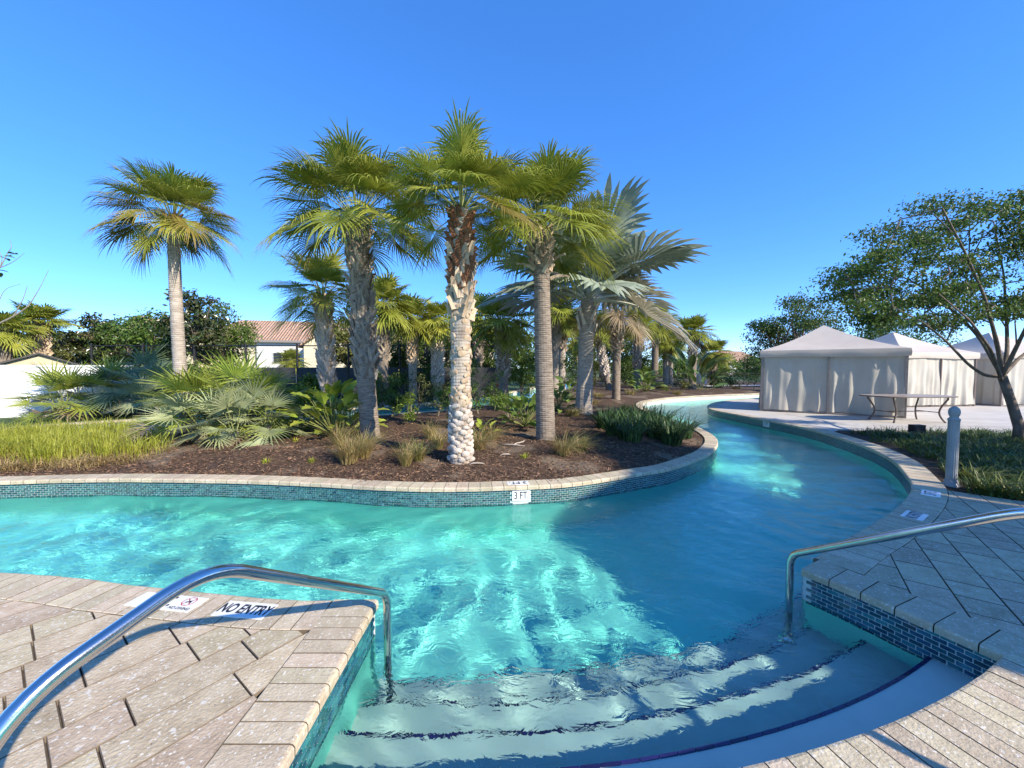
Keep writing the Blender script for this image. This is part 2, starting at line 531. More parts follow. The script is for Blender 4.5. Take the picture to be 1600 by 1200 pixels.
# ------------------------------------------------------------------ pavers (modular slabs laid on the diagonal)
def clip_half(poly, p, n):
    """keep the part with (q - p).n > 0"""
    out = []
    for i in range(len(poly)):
        a, b = poly[i], poly[(i + 1) % len(poly)]
        da, db = float(np.dot(a - p, n)), float(np.dot(b - p, n))
        if da >= 0: out.append(a)
        if (da >= 0) != (db >= 0): out.append(a + (b - a) * (da / (da - db)))
    return out

def paver(poly, top):
    c = sum(poly) / len(poly)
    if len(poly) < 3: return
    area = 0.5 * abs(sum(poly[i][0] * poly[(i + 1) % len(poly)][1] - poly[(i + 1) % len(poly)][0] * poly[i][1] for i in range(len(poly))))
    if area < 0.002: return
    if sum(poly[i][0] * poly[(i + 1) % len(poly)][1] - poly[(i + 1) % len(poly)][0] * poly[i][1] for i in range(len(poly))) < 0: poly = poly[::-1]
    n = len(poly)
    v = []
    for q in poly: v.append((*(q - c), -0.03))
    for q in poly: v.append((*(q - c), -0.004))
    for q in poly:
        d = q - c
        v.append((*(d * (1 - 0.0045 / max(0.05, np.linalg.norm(d)))), 0))
    f = [tuple(2 * n + i for i in range(n))]
    for i in range(n):
        j = (i + 1) % n
        f += [(i, j, n + j, n + i), (n + i, n + j, 2 * n + j, 2 * n + i)]
    me = mesh('paver', v, f, M['paver'])
    me.materials.append(M['joint_dirt'])
    for i_, pg in enumerate(me.polygons):
        if i_: pg.material_index = 1
    o = obj('paver', me, deck, (c[0], c[1], top + random.uniform(-0.0015, 0.001)))
    o.rotation_euler = (random.uniform(-.003, .003), random.uniform(-.003, .003), 0)

U = np.array([0.59, 0.807]); V = np.array([0.807, -0.59])
def field(urange, vrange, cuts, keep, row=0.245):
    v = vrange[0]
    while v < vrange[1]:
        u = urange[0] + random.uniform(0, 0.3)
        while u < urange[1]:
            ln = random.choice((0.245, 0.37, 0.37, 0.49))
            g = 0.0026
            poly = [U * a + V * b for a, b in ((u + g, v + g), (u + ln - g, v + g), (u + ln - g, v + row - g), (u + g, v + row - g))]
            u += ln
            cen = sum(poly) / 4
            if not keep(cen): continue
            for bank, off in cuts:
                t = bank.nearest(cen)
                k = bank.tan(t)
                q = bank.off(t, off)
                poly = clip_half(poly, q, np.array([k[1], -k[0]]))
                if len(poly) < 3: break
            if len(poly) >= 3: paver(poly, -0.004)
        v += row

def infr(q, m=0.4):
    d = q[1]
    return d > 0.9 and abs(q[0]) < 1.36 * d + m
field((-3.5, 2.5), (-7.0, -1.0), [(A1, 0.283), (A2, 0.288)], lambda q: infr(q) and q[0] < -0.9)
BEDL = Bank(resample([P(1463, 763), P(1600, 783), (9.5, 1.2), (12, -2)], 0.1))        # edge of the planting bed, pavers on its right
field((0.8, 9.0), (-1.0, 5.5), [(A4, 0.283), (A5, 0.303), (BEDL, 0.004)], lambda q: infr(q, 0.8) and q[0] > 2.2 and q[1] < 5.3)

# ------------------------------------------------------------------ entry steps
steps_root = None
def arc_pts(r, x0=-1.15, x1=3.1, n=44):
    return [(x, arcy(x, r)) for x in np.linspace(x0, x1, n)]
RAD = [7.27, 6.95, 6.61, 6.27, 5.94]
TREAD = [-0.238, -0.46, -0.69, -0.93]
for k in range(4):
    a, c = arc_pts(RAD[k] + 0.02), arc_pts(RAD[k + 1])
    n = len(a)
    z, zb = TREAD[k], FLOOR - 0.01
    v = [(x, y, z) for x, y in a] + [(x, y, z) for x, y in c] + [(x, y, z - 0.012) for x, y in arc_pts(RAD[k + 1] - 0.008)] + [(x, y, zb) for x, y in arc_pts(RAD[k + 1] - 0.008)]
    f = []
    for i in range(n - 1):
        for q in range(3):
            f.append((q * n + i, q * n + i + 1, (q + 1) * n + i + 1, (q + 1) * n + i))
    if steps_root is None:
        steps_root = obj('pool_steps', mesh('pool_steps', v, f, M['step']))
        tag(steps_root, kind='structure'); o = steps_root
    else:
        o = obj('step', mesh('step', v, f, M['step']), steps_root)
    o.cycles.is_caustics_receiver = True
tm = MB(); tm.box(-0.046, 0.046, 0.004, 0.022, -0.024, 0.004)
trim_me = mesh('trim_tile', tm.v, tm.f, M['trim'])
for k in range(4):
    b = Bank(resample(arc_pts(RAD[k + 1] - 0.010, -0.94, 2.75), 0.02))
    t = 0.05
    while t < b.L:
        q, kk = b.at(t), b.tan(t)
        o = obj('trim_tile', trim_me, steps_root, (q[0], q[1] - 0.02, TREAD[k]), math.atan2(kk[1], kk[0]) + random.uniform(-.02, .02))
        o.cycles.is_caustics_receiver = True
        t += 0.0965

# ------------------------------------------------------------------ stainless hand rails
def smooth_path(pts, rad, n=8):
    """polyline with rounded corners"""
    pts = [Vector(p) for p in pts]
    out = [pts[0]]
    for i in range(1, len(pts) - 1):
        a, b, c = pts[i - 1], pts[i], pts[i + 1]
        d1, d2 = (a - b).normalized(), (c - b).normalized()
        r = rad[i - 1] if hasattr(rad, '__len__') else rad
        l = min(r, (a - b).length * 0.48, (c - b).length * 0.48)
        p0, p1 = b + d1 * l, b + d2 * l
        for t in np.linspace(0, 1, n):
            out.append(p0 * (1 - t) ** 2 + b * 2 * t * (1 - t) + p1 * t * t)
    out.append(pts[-1])
    return out

def rail(label, pts, radii, foot, foot2):
    e = empty('handrail', (pts[0][0], pts[0][1], pts[0][2]), label, 'handrail', 'hand rails of the entry steps')
    mb = MB()
    o = Vector(pts[0])
    path = smooth_path(pts, radii, 12)
    mb.tube([p - o for p in path], 0.0245, 24)
    mb.build('rail_tube', M['steel'], e, True)
    for (x, y, z) in (foot, foot2):
        fb = MB()
        fb.lathe([(0.055, 0), (0.055, 0.006), (0.045, 0.02), (0.03, 0.028), (0.026, 0.03)], 24)
        fb.build('escutcheon', M['steel'], e, True, (x - o.x, y - o.y, z - o.z))
    return e

rail('stainless steel hand rail beside the NO ENTRY tile, left of the entry steps',
     [(-0.81, 2.43, -0.93), (-0.81, 2.43, 0.142), (-1.10, 1.36, 0.885), (-1.29, 0.86, 0.73), (-1.30, 0.82, 0.0)], [0.085, 0.16, 0.22],
     (-0.81, 2.43, -0.93), (-1.30, 0.82, 0.0))
rail('stainless steel hand rail rising over the shaded deck, right of the entry steps',
     [(2.115, 2.86, -0.68), (2.115, 2.86, 0.185), (2.40, 1.66, 1.0), (2.92, 0.52, 1.0), (2.94, 0.47, 0.0)], [0.085, 0.22, 0.2],
     (2.115, 2.86, -0.68), (2.94, 0.47, 0.0))

# ------------------------------------------------------------------ depth markers
def text(body, parent, loc, rot, size, sx, mat, bold=0.0, name='lettering'):
    c = bpy.data.curves.new(name, 'FONT')
    c.body = body; c.size = size; c.align_x = 'CENTER'; c.align_y = 'CENTER'
    c.extrude = 0.0004; c.offset = bold
    c.materials.append(mat)
    tmp = bpy.data.objects.new(name, c)
    me = bpy.data.meshes.new_from_object(tmp)
    bpy.data.objects.remove(tmp)
    o = obj(name, me, parent)
    o.location = loc; o.rotation_euler = rot; o.scale = (sx, 1, 1)
    return o

def marker(label, loc, rz, w, h, items, upright=False):
    e = empty('depth_marker', loc, label, 'pool sign', 'pool marker tiles', rz)
    rot = (math.pi / 2, 0, 0) if upright else (0, 0, 0)
    mb = MB()
    if upright: mb.box(-w / 2, w / 2, -0.004, 0.006, -h / 2, h / 2)
    else: mb.box(-w / 2, w / 2, -h / 2, h / 2, -0.006, 0.003)
    mb.build('tile', M['white'], e)
    for it in items:
        if it[0] == 'T':
            _, body, x, y, size, sx, bold = it
            lc = (x, -0.0048, y) if upright else (x, y, 0.0038)
            text(body, e, lc, rot, size, sx, M['black'], bold)
        else:
            _, x, y, r = it
            ob = MB()
            n = 8
            for k in range(n):
                a0, a1 = (k + .5) * 2 * math.pi / n, (k + 1.5) * 2 * math.pi / n
                v = [(x + rr * math.cos(a), y + rr * math.sin(a), 0.0042) for a in (a0, a1) for rr in (r, r * 0.86)]
                ob.add(v, [(0, 2, 3, 1)])
            ob.add([(x - r * .62, y + r * .5, .0046), (x - r * .5, y + r * .62, .0046), (x + r * .62, y - r * .5, .0046), (x + r * .5, y - r * .62, .0046)], [(0, 2, 3, 1)])
            ob.add([(x - r * .62, y - r * .5, .0044), (x - r * .5, y - r * .62, .0044), (x + r * .62, y + r * .5, .0044), (x + r * .5, y + r * .62, .0044)], [(0, 1, 3, 2)])
            ob.build('prohibition_sign', M['red'], e)
            db = MB()
            db.tube([(x - r * .35, y - r * .25, .0035), (x + r * .1, y, .0035), (x + r * .4, y + r * .05, .0035)], [r * .07, r * .1, r * .07], 6)
            db.lathe([(r * .12, .003), (r * .12, .0042)], 10, (x + r * .33, y - r * .2))
            db.build('diver_symbol', M['black'], e)
    return e

def on_bank(bank, px, py, off, z):
    t = bank.nearest(P(px, py))
    q = bank.off(t, off)
    k = bank.tan(t)
    return (q[0], q[1], z), math.atan2(k[1], k[0])

lc, a = on_bank(A1, 395, 942, 0.125, 0.002)
marker('white tile lettered NO ENTRY on the sunlit coping left of the steps', lc, a, 0.36, 0.152, [('T', 'NO ENTRY', 0, 0.0, 0.125, 0.58, 0.0036)])
lc2, a = on_bank(A1, 272, 933, 0.125, 0.002)
marker('white tile with a red no diving sign on coping, partly behind the left rail', lc2, a, 0.50, 0.152,
       [('T', '3 FT.', -0.045, 0.0, 0.14, 0.72, 0.003), ('O', 0.155, 0.022, 0.048), ('T', 'NO DIVING', 0.155, -0.052, 0.036, 0.85, 0.0006)])
q = B1.off(SB3, -0.004); k = B1.tan(SB3)
marker('white tile reading 3 FT. on the waterline band below the island coping', (q[0], q[1], -0.139), math.atan2(k[1], k[0]) + math.pi, 0.25, 0.14,
       [('T', '3 FT.', 0, 0, 0.14, 0.70, 0.0012)], True)
q = B1.off(SB3 + 0.03, 0.115)
marker('white depth tile lying upside down on the island coping above 3 FT.', (q[0], q[1], 0.001), math.atan2(k[1], k[0]), 0.30, 0.15, [('T', '3 FT.', 0, 0, 0.15, 0.8, 0.002)])
t = A5.nearest(P(1412, 800)); q = A5.off(t, 0.155); k = A5.tan(t)
marker('white tile with dark bold lettering on the shaded right-hand coping', (q[0], q[1], 0.002), math.atan2(k[1], k[0]), 0.29, 0.17, [('T', 'NO ENTRY', 0, 0, 0.13, 0.46, 0.0025)])
t = A5.nearest(P(1436, 768)); q = A5.off(t, 0.155); k = A5.tan(t)
marker('white tile half in sun on the coping just below the bollard', (q[0], q[1], 0.002), math.atan2(k[1], k[0]), 0.29, 0.17, [('T', '3 FT.', 0, 0, 0.15, 0.7, 0.002)])
t = A5.nearest(P(1197, 656)); q = A5.off(t, -0.004); k = A5.tan(t)
marker('small depth tile on the dark waterline in front of the nearest cabana', (q[0], q[1], -0.14), math.atan2(k[1], k[0]) + math.pi, 0.27, 0.148, [('T', '3 FT.', 0, 0, 0.15, 0.72, 0.0012)], True)
t = B1.nearest((6.2, 17.9)); q = B1.off(t, -0.004); k = B1.tan(t)
marker('pale tile on the far sunlit bend of the pool edge', (q[0], q[1], -0.14), math.atan2(k[1], k[0]) + math.pi, 0.34, 0.17, [('T', '3 FT.', 0, 0, 0.15, 0.72, 0.0012)], True)
t = C1.nearest(P(92, 662)); q = C1.off(t, -0.004); k = C1.tan(t)
marker('pale depth tile across the back channel above the yellow grass', (q[0], q[1], -0.14), math.atan2(k[1], k[0]) + math.pi, 0.34, 0.16, [('T', '3 FT.', 0, 0, 0.15, 0.72, 0.0012)], True)

# ------------------------------------------------------------------ concrete deck by the cabanas, planting bed at right
M['bed_soil'] = nmat('bed_soil', [(0.3, (0.03, 0.018, 0.012)), (0.7, (0.10, 0.065, 0.04))], 16, 9, 0.95, 0.9, 50, specks=[((0.22, 0.16, 0.1), 45, 0.68)])
def bank_off_pts(bank, s0, s1, off, step=0.2):
    return [tuple(bank.off(t, off)) for t in np.arange(s0, s1, step)]
sBedA, sBedB = A5.nearest(P(1428, 763)), A5.nearest((8.05, 9.6))
bedpoly = bank_off_pts(A5, sBedA + 0.05, sBedB, 0.27) + [P(1311, 671), P(1450, 674), P(1600, 677), (20, 8.6), (30, 6), (30, -4), (12, -2), (9.5, 1.2), P(1600, 783)]
bed = sheet('planting_bed', bedpoly, -0.026, M['bed_soil'])
slabpoly = bank_off_pts(A5, sBedB - 0.05, A5.L - 0.2, 0.29) + [(60, 26), (60, 4), (30, 6.05), (20, 8.65), (P(1600, 677)[0], P(1600, 677)[1] + 0.03), (P(1450, 674)[0], P(1450, 674)[1] + 0.03), (P(1311, 671)[0], P(1311, 671)[1] + 0.03)]
slab = MB(); slab.prism(slabpoly, -0.03, -0.006)
slab_o = tag(slab.build('concrete_deck', M['concrete']), kind='structure')
# saw-cut joints
jm = nmat('joint', [(0.3, (0.12, 0.11, 0.10)), (0.7, (0.18, 0.17, 0.15))], 9, 3, 0.95)
for (a, c) in (((9.1, 11.9), (30, 12.6)), ((10.5, 10.4), (30, 10.9)), ((13.2, 9.6), (13.6, 16)), ((17.2, 9.2), (17.6, 16))):
    d = Vector((c[0] - a[0], c[1] - a[1], 0)); L = d.length; d.normalize(); nn = Vector((-d.y, d.x, 0)) * 0.006
    pts = [Vector((*a, -0.0025)) - nn, Vector((*c, -0.0025)) - nn, Vector((*c, -0.0025)) + nn, Vector((*a, -0.0025)) + nn]
    obj('joint', mesh('joint', [tuple(p) for p in pts], [(0, 1, 2, 3)], jm), slab_o)
path = sheet('footpath', [(4.9, 30.2), (10, 30.4), (14, 32.2), (19, 34.5), (32, 37), (32, 38.6), (19, 36.1), (13, 33.8), (9.6, 32.0), (5.3, 31.8)], -0.02, M['concrete'])

# island mulch: mounded surface and loose chips
def poly_np(ring_): return np.array(ring_)
IS = poly_np(ring(B1, B2) + [(30, 60)])
def inside(px, py, poly):
    x1, y1 = poly[:, 0], poly[:, 1]
    x2, y2 = np.roll(x1, -1), np.roll(y1, -1)
    c = np.zeros(px.shape, bool)
    for a, b, d, e in zip(x1, y1, x2, y2):
        if b == e: continue
        m_ = ((b > py) != (e > py)) & (px < (d - a) * (py - b) / (e - b) + a)
        c ^= m_
    return c
def edge_dist(px, py):
    bp = np.concatenate([B1.p[::2], B2.p[::2]])
    dmin = np.full(px.shape, 1e9)
    for q in bp:
        np.minimum(dmin, (px - q[0]) ** 2 + (py - q[1]) ** 2, out=dmin)
    return np.sqrt(dmin)
def vnoise(x, y, seed=0):
    r = np.random.default_rng(seed)
    z = np.zeros_like(x)
    for i in range(14):
        lam = math.exp(r.uniform(math.log(0.25), math.log(3.5))); a = r.uniform(0, 6.28); k = 6.28 / lam
        z += lam ** 0.8 * np.sin(k * (x * math.cos(a) + y * math.sin(a)) + r.uniform(0, 6.28) + 1.2 * np.sin(0.9 * x + i) + np.sin(1.1 * y + 2 * i))
    return z / 5
def mulch_z(x, y):
    x = np.atleast_1d(np.asarray(x, float)); y = np.atleast_1d(np.asarray(y, float))
    d = edge_dist(x, y)
    m_ = np.clip((d - 0.15) / 1.6, 0, 1)
    return -0.03 + 0.14 * m_ * m_ * (3 - 2 * m_) + 0.022 * vnoise(x, y, 2) * np.clip(d / 0.5, 0.15, 1)
def GZ(x, y): return float(mulch_z(x, y)[0])

mx_, my_ = np.meshgrid(graded(-18, -7, 5.2, 16, 0.085, 0.5), graded(3, 5.0, 10, 36, 0.085, 0.5))
ok = inside(mx_, my_, IS) & (edge_dist(mx_, my_) > 0.07)
mz_ = mulch_z(mx_, my_) + np.random.default_rng(1).normal(0, 0.006, mx_.shape)
idm = np.arange(mx_.size).reshape(mx_.shape)
q4 = np.stack([idm[:-1, :-1], idm[:-1, 1:], idm[1:, 1:], idm[1:, :-1]], -1)
okq = ok[:-1, :-1] & ok[:-1, 1:] & ok[1:, 1:] & ok[1:, :-1]
used = np.zeros(mx_.size, bool); used[q4[okq].ravel()] = True
remap = np.cumsum(used) - 1
mv = np.stack([mx_, my_, mz_], -1).reshape(-1, 3)[used]
obj('mulch_mound', mesh('mulch_mound', mv, remap[q4[okq]], M['mulch'], True), island)
r_ = np.random.default_rng(4)
N_ = 26000
cd = 4.9 + (r_.random(N_) ** 1.7) * 6.5
cx_ = (r_.random(N_) * 2.2 - 1.35) * cd
sel = inside(cx_, cd, IS) & (edge_dist(cx_, cd) > 0.12)
cx_, cd = cx_[sel], cd[sel]
cz_ = mulch_z(cx_, cd)
cv, cf = [], []
for x, y, z in zip(cx_, cd, cz_):
    a = random.uniform(0, 6.28); l = random.uniform(0.015, 0.05); w_ = random.uniform(0.004, 0.012); t_ = random.uniform(-.5, .5); h_ = z + random.uniform(0.002, 0.02)
    ca, sa = math.cos(a), math.sin(a)
    n = len(cv)
    cv += [(x + ca * l, y + sa * l, h_ + t_ * l), (x - sa * w_, y + ca * w_, h_), (x - ca * l, y - sa * l, h_ - t_ * l), (x + sa * w_, y - ca * w_, h_), (x, y, h_ + w_)]
    cf += [(n, n + 1, n + 4), (n + 1, n + 2, n + 4), (n + 2, n + 3, n + 4), (n + 3, n, n + 4)]
ch = obj('mulch_chips', mesh('mulch_chips', cv, cf, M['chip']))
tag(ch, 'loose brown mulch chips scattered over the island bed', 'mulch', kind='stuff')
# grey driftwood-like frond litter
M['litter'] = nmat('dry_litter', [(0.3, (0.32, 0.26, 0.2)), (0.7, (0.55, 0.48, 0.4))], 9, 4, 0.9, objr=0.2)
for (px, py, L_, a, lab) in ((745, 727, 0.26, 0.1, 'pale dry leaf base lying right of the white palm base'), (790, 716, 0.2, 0.25, 'short pale stick on the mulch below the grasses'),
                             (800, 703, 0.5, -0.3, 'grey dry frond stalk lying left of the ringed palm'), (812, 700, 0.45, 0.9, 'forked grey stalk leaning by the ringed palm foot')):
    x, y = P(px, py, 0.05)
    mb = MB()
    pts = [(-L_ / 2, 0, .012), (-L_ / 5, .02, .03), (L_ / 5, -.01, .035), (L_ / 2, .03, .05 if a > 0.5 else .015)]
    mb.tube(pts, [.006, .012, .011, .004], 6)
    o = mb.build('dry_stalk', M['litter'], None, True, (x, y, GZ(x, y)), a)
    tag(o, lab, 'stick', 'dry stalks on the mulch')

# ------------------------------------------------------------------ cabanas
M['canvas'] = nmat('cream_canvas', [(0.3, (0.50, 0.46, 0.38)), (0.7, (0.56, 0.52, 0.44))], 2, 6, 0.85, 0.1, 120, transl=0.12)
M['roof_canvas'] = nmat('roof_canvas', [(0.3, (0.54, 0.465, 0.39)), (0.7, (0.61, 0.535, 0.455))], 1.5, 6, 0.8, 0.05, 80, transl=0.1)
M['bronze'] = nmat('bronze_frame', [(0.3, (0.10, 0.075, 0.06)), (0.7, (0.15, 0.11, 0.09))], 8, 4, 0.45)
M['frame_grey'] = nmat('grey_frame', [(0.3, (0.22, 0.19, 0.17)), (0.7, (0.3, 0.26, 0.23))], 8, 4, 0.5)

def curtain(w, z0, z1, seed, amp=0.03):
    r = random.Random(seed)
    nx_, nz_ = max(24, int(w * 45)), 12
    ph = [r.uniform(0, 6.28) for _ in range(6)]
    v, f = [], []
    for j in range(nz_ + 1):
        t = j / nz_
        for i in range(nx_ + 1):
            x = -w / 2 + w * i / nx_
            k = 0.25 + 0.75 * (1 - t)
            xx = x * 14 + 1.1 * math.sin(x * 3 + ph[0])
            y = amp * k * (math.sin(xx + ph[1]) + 0.5 * math.sin(xx * 1.9 + ph[2] + 1.5 * (1 - t))) + 0.05 * (1 - t) ** 2 * math.sin(x * 2.3 + ph[3]) + 0.012 * math.sin(9 * t + x * 5 + ph[4])
            v.append((x, y, z0 + (z1 - z0) * t + (0.012 * math.sin(x * 4 + ph[5]) if j == 0 else 0)))
    for j in range(nz_):
        for i in range(nx_):
            a = j * (nx_ + 1) + i
            f.append((a, a + 1, a + nx_ + 2, a + nx_ + 1))
    return v, f

def cabana(label, L, Rr, depth, eave=2.24, peak=3.25, seed=1, post=M['frame_grey']):
    L, Rr = Vector((*L, 0)), Vector((*Rr, 0))
    ex = (Rr - L); w = ex.length; ex.normalize()
    ey = Vector((-ex.y, ex.x, 0))
    c = (L + Rr) / 2 + ey * depth / 2
    e = empty('cabana', (c.x, c.y, -0.006), label, 'cabana', 'pool cabanas', math.atan2(ex.y, ex.x))
    hw, hd = w / 2, depth / 2
    mb = MB()                                        # roof: four sagging planes
    n = 10
    cor = [(-hw - .06, -hd - .06), (hw + .06, -hd - .06), (hw + .06, hd + .06), (-hw - .06, hd + .06)]
    for k in range(4):
        a, b = cor[k], cor[(k + 1) % 4]
        v = []
        for i in range(n + 1):
            t = i / n
            for j in range(n + 1):
                s = j / n
                x = (a[0] + (b[0] - a[0]) * s) * (1 - t); y = (a[1] + (b[1] - a[1]) * s) * (1 - t)
                z = eave + (peak - eave) * t - 0.10 * math.sin(math.pi * t) - 0.06 * math.sin(math.pi * s) * (1 - t) * math.sin(math.pi * min(1, t * 1.2))
                v.append((x, y, z))
        f = [(i * (n + 1) + j, i * (n + 1) + j + 1, (i + 1) * (n + 1) + j + 1, (i + 1) * (n + 1) + j) for i in range(n) for j in range(n)]
        mb.add(v, f)
    roof = mb.build('roof', M['roof_canvas'], e, True)
    for k in range(4):
        a, b = Vector((*cor[k], 0)), Vector((*cor[(k + 1) % 4], 0))
        d = (b - a); ln = d.length; ang = math.atan2(d.y, d.x)
        v, f = [], []
        m_ = 28
        for i in range(m_ + 1):
            s = i / m_
            for j in range(5):
                t = j / 4
                y = -0.02 * math.sin(math.pi * t) - 0.012 * t * math.sin(s * 19 + k)
                v.append((-ln / 2 + ln * s, y, eave + 0.005 - 0.25 * t + 0.02 * math.sin(math.pi * 2 * s) * t))
        f = [(i * 5 + j + 1, i * 5 + j, (i + 1) * 5 + j, (i + 1) * 5 + j + 1) for i in range(m_) for j in range(4)]
        mid = (a + b) / 2
        obj('valance', mesh('valance', [(p[0], p[1], p[2]) for p in v], f, M['roof_canvas'], True), roof, (mid.x, mid.y, 0), ang)
    for (sx, sy) in ((-1, -1), (1, -1), (1, 1), (-1, 1)):
        pb = MB(); pb.box(-.04, .04, -.04, .04, 0, eave - 0.05)
        pb.build('post', post, e, False, (sx * (hw - .02), sy * (hd - .02), 0))
    for k in range(4):
        ln = w if k % 2 == 0 else depth
        ang = (0, math.pi / 2, math.pi, -math.pi / 2)[k]
        off = hd if k % 2 == 0 else hw
        for h in (-1, 1):
            v, f = curtain(ln / 2 - 0.05, 0.07, eave - 0.22, seed * 10 + k * 2 + h)
            M4 = Matrix.Rotation(ang, 4, 'Z') @ Matrix.Translation((h * (ln / 4 - 0.005), -off + 0.01, 0))
            obj('curtain', mesh('curtain', [tuple(M4 @ Vector(p)) for p in v], f, M['canvas'], True), e)
        rb = MB()
        rb.box(-ln / 2, ln / 2, -0.02, 0.02, 0.02, 0.06)
        o = rb.build('base_rail', post, e, False)
        o.matrix_basis = Matrix.Rotation(ang, 4, 'Z') @ Matrix.Translation((0, -off + 0.015, 0))
        mpb = MB(); mpb.box(-.02, .02, -.02, .02, 0.05, eave - 0.1)
        o = mpb.build('mullion', post, e, False)
        o.matrix_basis = Matrix.Rotation(ang, 4, 'Z') @ Matrix.Translation((0, -off - 0.025, 0))
    return e

cabana('closed cream cabana nearest the river bend, its curtains in shade', (9.32, 14.35), (12.55, 12.2), 3.7, seed=1)
cabana('brightly sunlit cream cabana standing behind the patio table', (15.9, 15.6), (19.5, 16.15), 3.6, seed=2, post=M['bronze'])
cabana('cream cabana at the right edge behind the leaning tree trunk', (20.45, 16.0), (24.0, 16.2), 3.6, seed=3)

# wall tap on the corner of the first cabana
# ------------------------------------------------------------------ patio table
M['table_top'] = nmat('table_top', [(0.3, (0.30, 0.25, 0.21)), (0.7, (0.38, 0.32, 0.27))], 6, 4, 0.4)
tx, ty = X(1418, 11.55), 11.55
tb = empty('patio_table', (tx, ty, -0.006), 'brown metal patio table with curved legs in front of the cabanas', 'table')
mb = MB()
oval = [(1.16 * math.copysign(abs(math.cos(a)) ** 0.55, math.cos(a)), 0.58 * math.copysign(abs(math.sin(a)) ** 0.55, math.sin(a))) for a in np.linspace(0, 2 * math.pi, 40, endpoint=False)]
mb.prism(oval, 0.755, 0.785)
top = mb.build('table_top', M['table_top'], tb)
mb = MB(); mb.tube([(p[0], p[1], 0.768) for p in oval + [oval[0]]], 0.018, 6, False); mb.build('rim', M['bronze'], top, True)
for sx in (-1, 1):
    for sy in (-1, 1):
        mb = MB()
        pts = [(0.78, 0.40, 0.755), (0.80, 0.41, 0.70), (0.72, 0.37, 0.56), (0.64, 0.34, 0.40), (0.63, 0.33, 0.26), (0.68, 0.36, 0.12), (0.76, 0.40, 0.0)]
        mb.tube(smooth_path([(sx * a, sy * b, c) for a, b, c in pts], 0.08, 5), 0.023, 8)
        mb.build('leg', M['bronze'], tb, True)
    mb = MB(); mb.tube([(sx * .635, -.335, .30), (sx * .635, .335, .30)], 0.012, 8); mb.build('stretcher', M['bronze'], tb, True)
mb = MB(); mb.tube([(-.635, 0, .30), (.635, 0, .30)], 0.012, 8); mb.build('stretcher', M['bronze'], tb, True)

# ------------------------------------------------------------------ bollard, spot light
M['bollard'] = nmat('bollard_paint', [(0.3, (0.25, 0.245, 0.235)), (0.7, (0.32, 0.315, 0.30))], 5, 6, 0.45, 0.05, 40)
bx, by = X(1494, 5.22), 5.22
BS = 0.70
bo = empty('bollard', (bx, by, -0.02), 'pale grey bollard with a ball finial at the planting bed corner', 'bollard')
mb = MB(); mb.lathe([(r * BS, z) for r, z in [(0.125, 0), (0.125, 0.025), (0.105, 0.035), (0.10, 0.07), (0.09, 0.085)]], 32); mb.build('base', M['bollard'], bo, True)
mb = MB()
nfl = 16
prof = [(z, 0.083 * BS) for z in (0.085, 0.90)]
v, f = [], []
for j, (z, r) in enumerate(prof):
    for k in range(64):
        a = 2 * math.pi * k / 64
        rr = r - 0.005 * (0.5 + 0.5 * math.cos(a * nfl))
        v.append((rr * math.cos(a), rr * math.sin(a), z))
f = [(k, (k + 1) % 64, 64 + (k + 1) % 64, 64 + k) for k in range(64)]
mb.add(v, f); mb.build('shaft', M['bollard'], bo, True)
mb = MB(); mb.lathe([(r * BS, z) for r, z in [(0.083, 0.90), (0.09, 0.905), (0.09, 0.925), (0.07, 0.94), (0.06, 0.955), (0.072, 0.97), (0.083, 1.0), (0.085, 1.03), (0.075, 1.062), (0.05, 1.085), (0.02, 1.097), (0.001, 1.10)]], 32)
mb.build('finial', M['bollard'], bo, True)

M['black_metal'] = nmat('black_metal', [(0.3, (0.012, 0.012, 0.013)), (0.7, (0.022, 0.022, 0.024))], 6, 3, 0.5)
sx_, sy_ = P(1433, 679)
sp = empty('garden_spotlight', (sx_, sy_, -0.026), 'small black garden spotlight at the edge of the green bed', 'spotlight')
mb = MB(); mb.lathe([(0.012, -0.05), (0.012, 0.09)], 10); mb.build('stake', M['black_metal'], sp)
mb = MB(); mb.box(-.12, .12, -.06, .07, .08, .25); mb.box(-.135, -.12, -.065, .09, .07, .26); mb.box(.12, .135, -.065, .09, .07, .26); mb.box(-.135, .135, -.075, .09, .25, .262)
mb.build('housing', M['black_metal'], sp)
mb = MB(); mb.box(-.1, .1, .071, .076, .10, .23); mb.build('lens', M['white'], sp)

# ------------------------------------------------------------------ white wall, shed gable, fences, houses
M['stucco'] = nmat('white_stucco', [(0.3, (0.76, 0.75, 0.74)), (0.7, (0.82, 0.81, 0.80))], 3, 8, 0.9, 0.2, 90)
wa, wb = Vector((-24.5, 9.3, 0)), Vector((-14.3, 14.4, 0))
d = wb - wa
wl = empty('garden_wall', (*((wa + wb) / 2).xy, -0.07), 'plain white stucco garden wall at the left edge behind the saw palmettos', 'wall', rz=math.atan2(d.y, d.x))
mb = MB(); mb.box(-d.length / 2, d.length / 2, -.1, .1, -.1, 1.70); mb.build('wall_face', M['stucco'], wl)
mb = MB(); mb.box(-d.length / 2 - .03, d.length / 2 + .03, -.13, .13, 1.702, 1.77); mb.build('wall_cap', M['stucco'], wl)

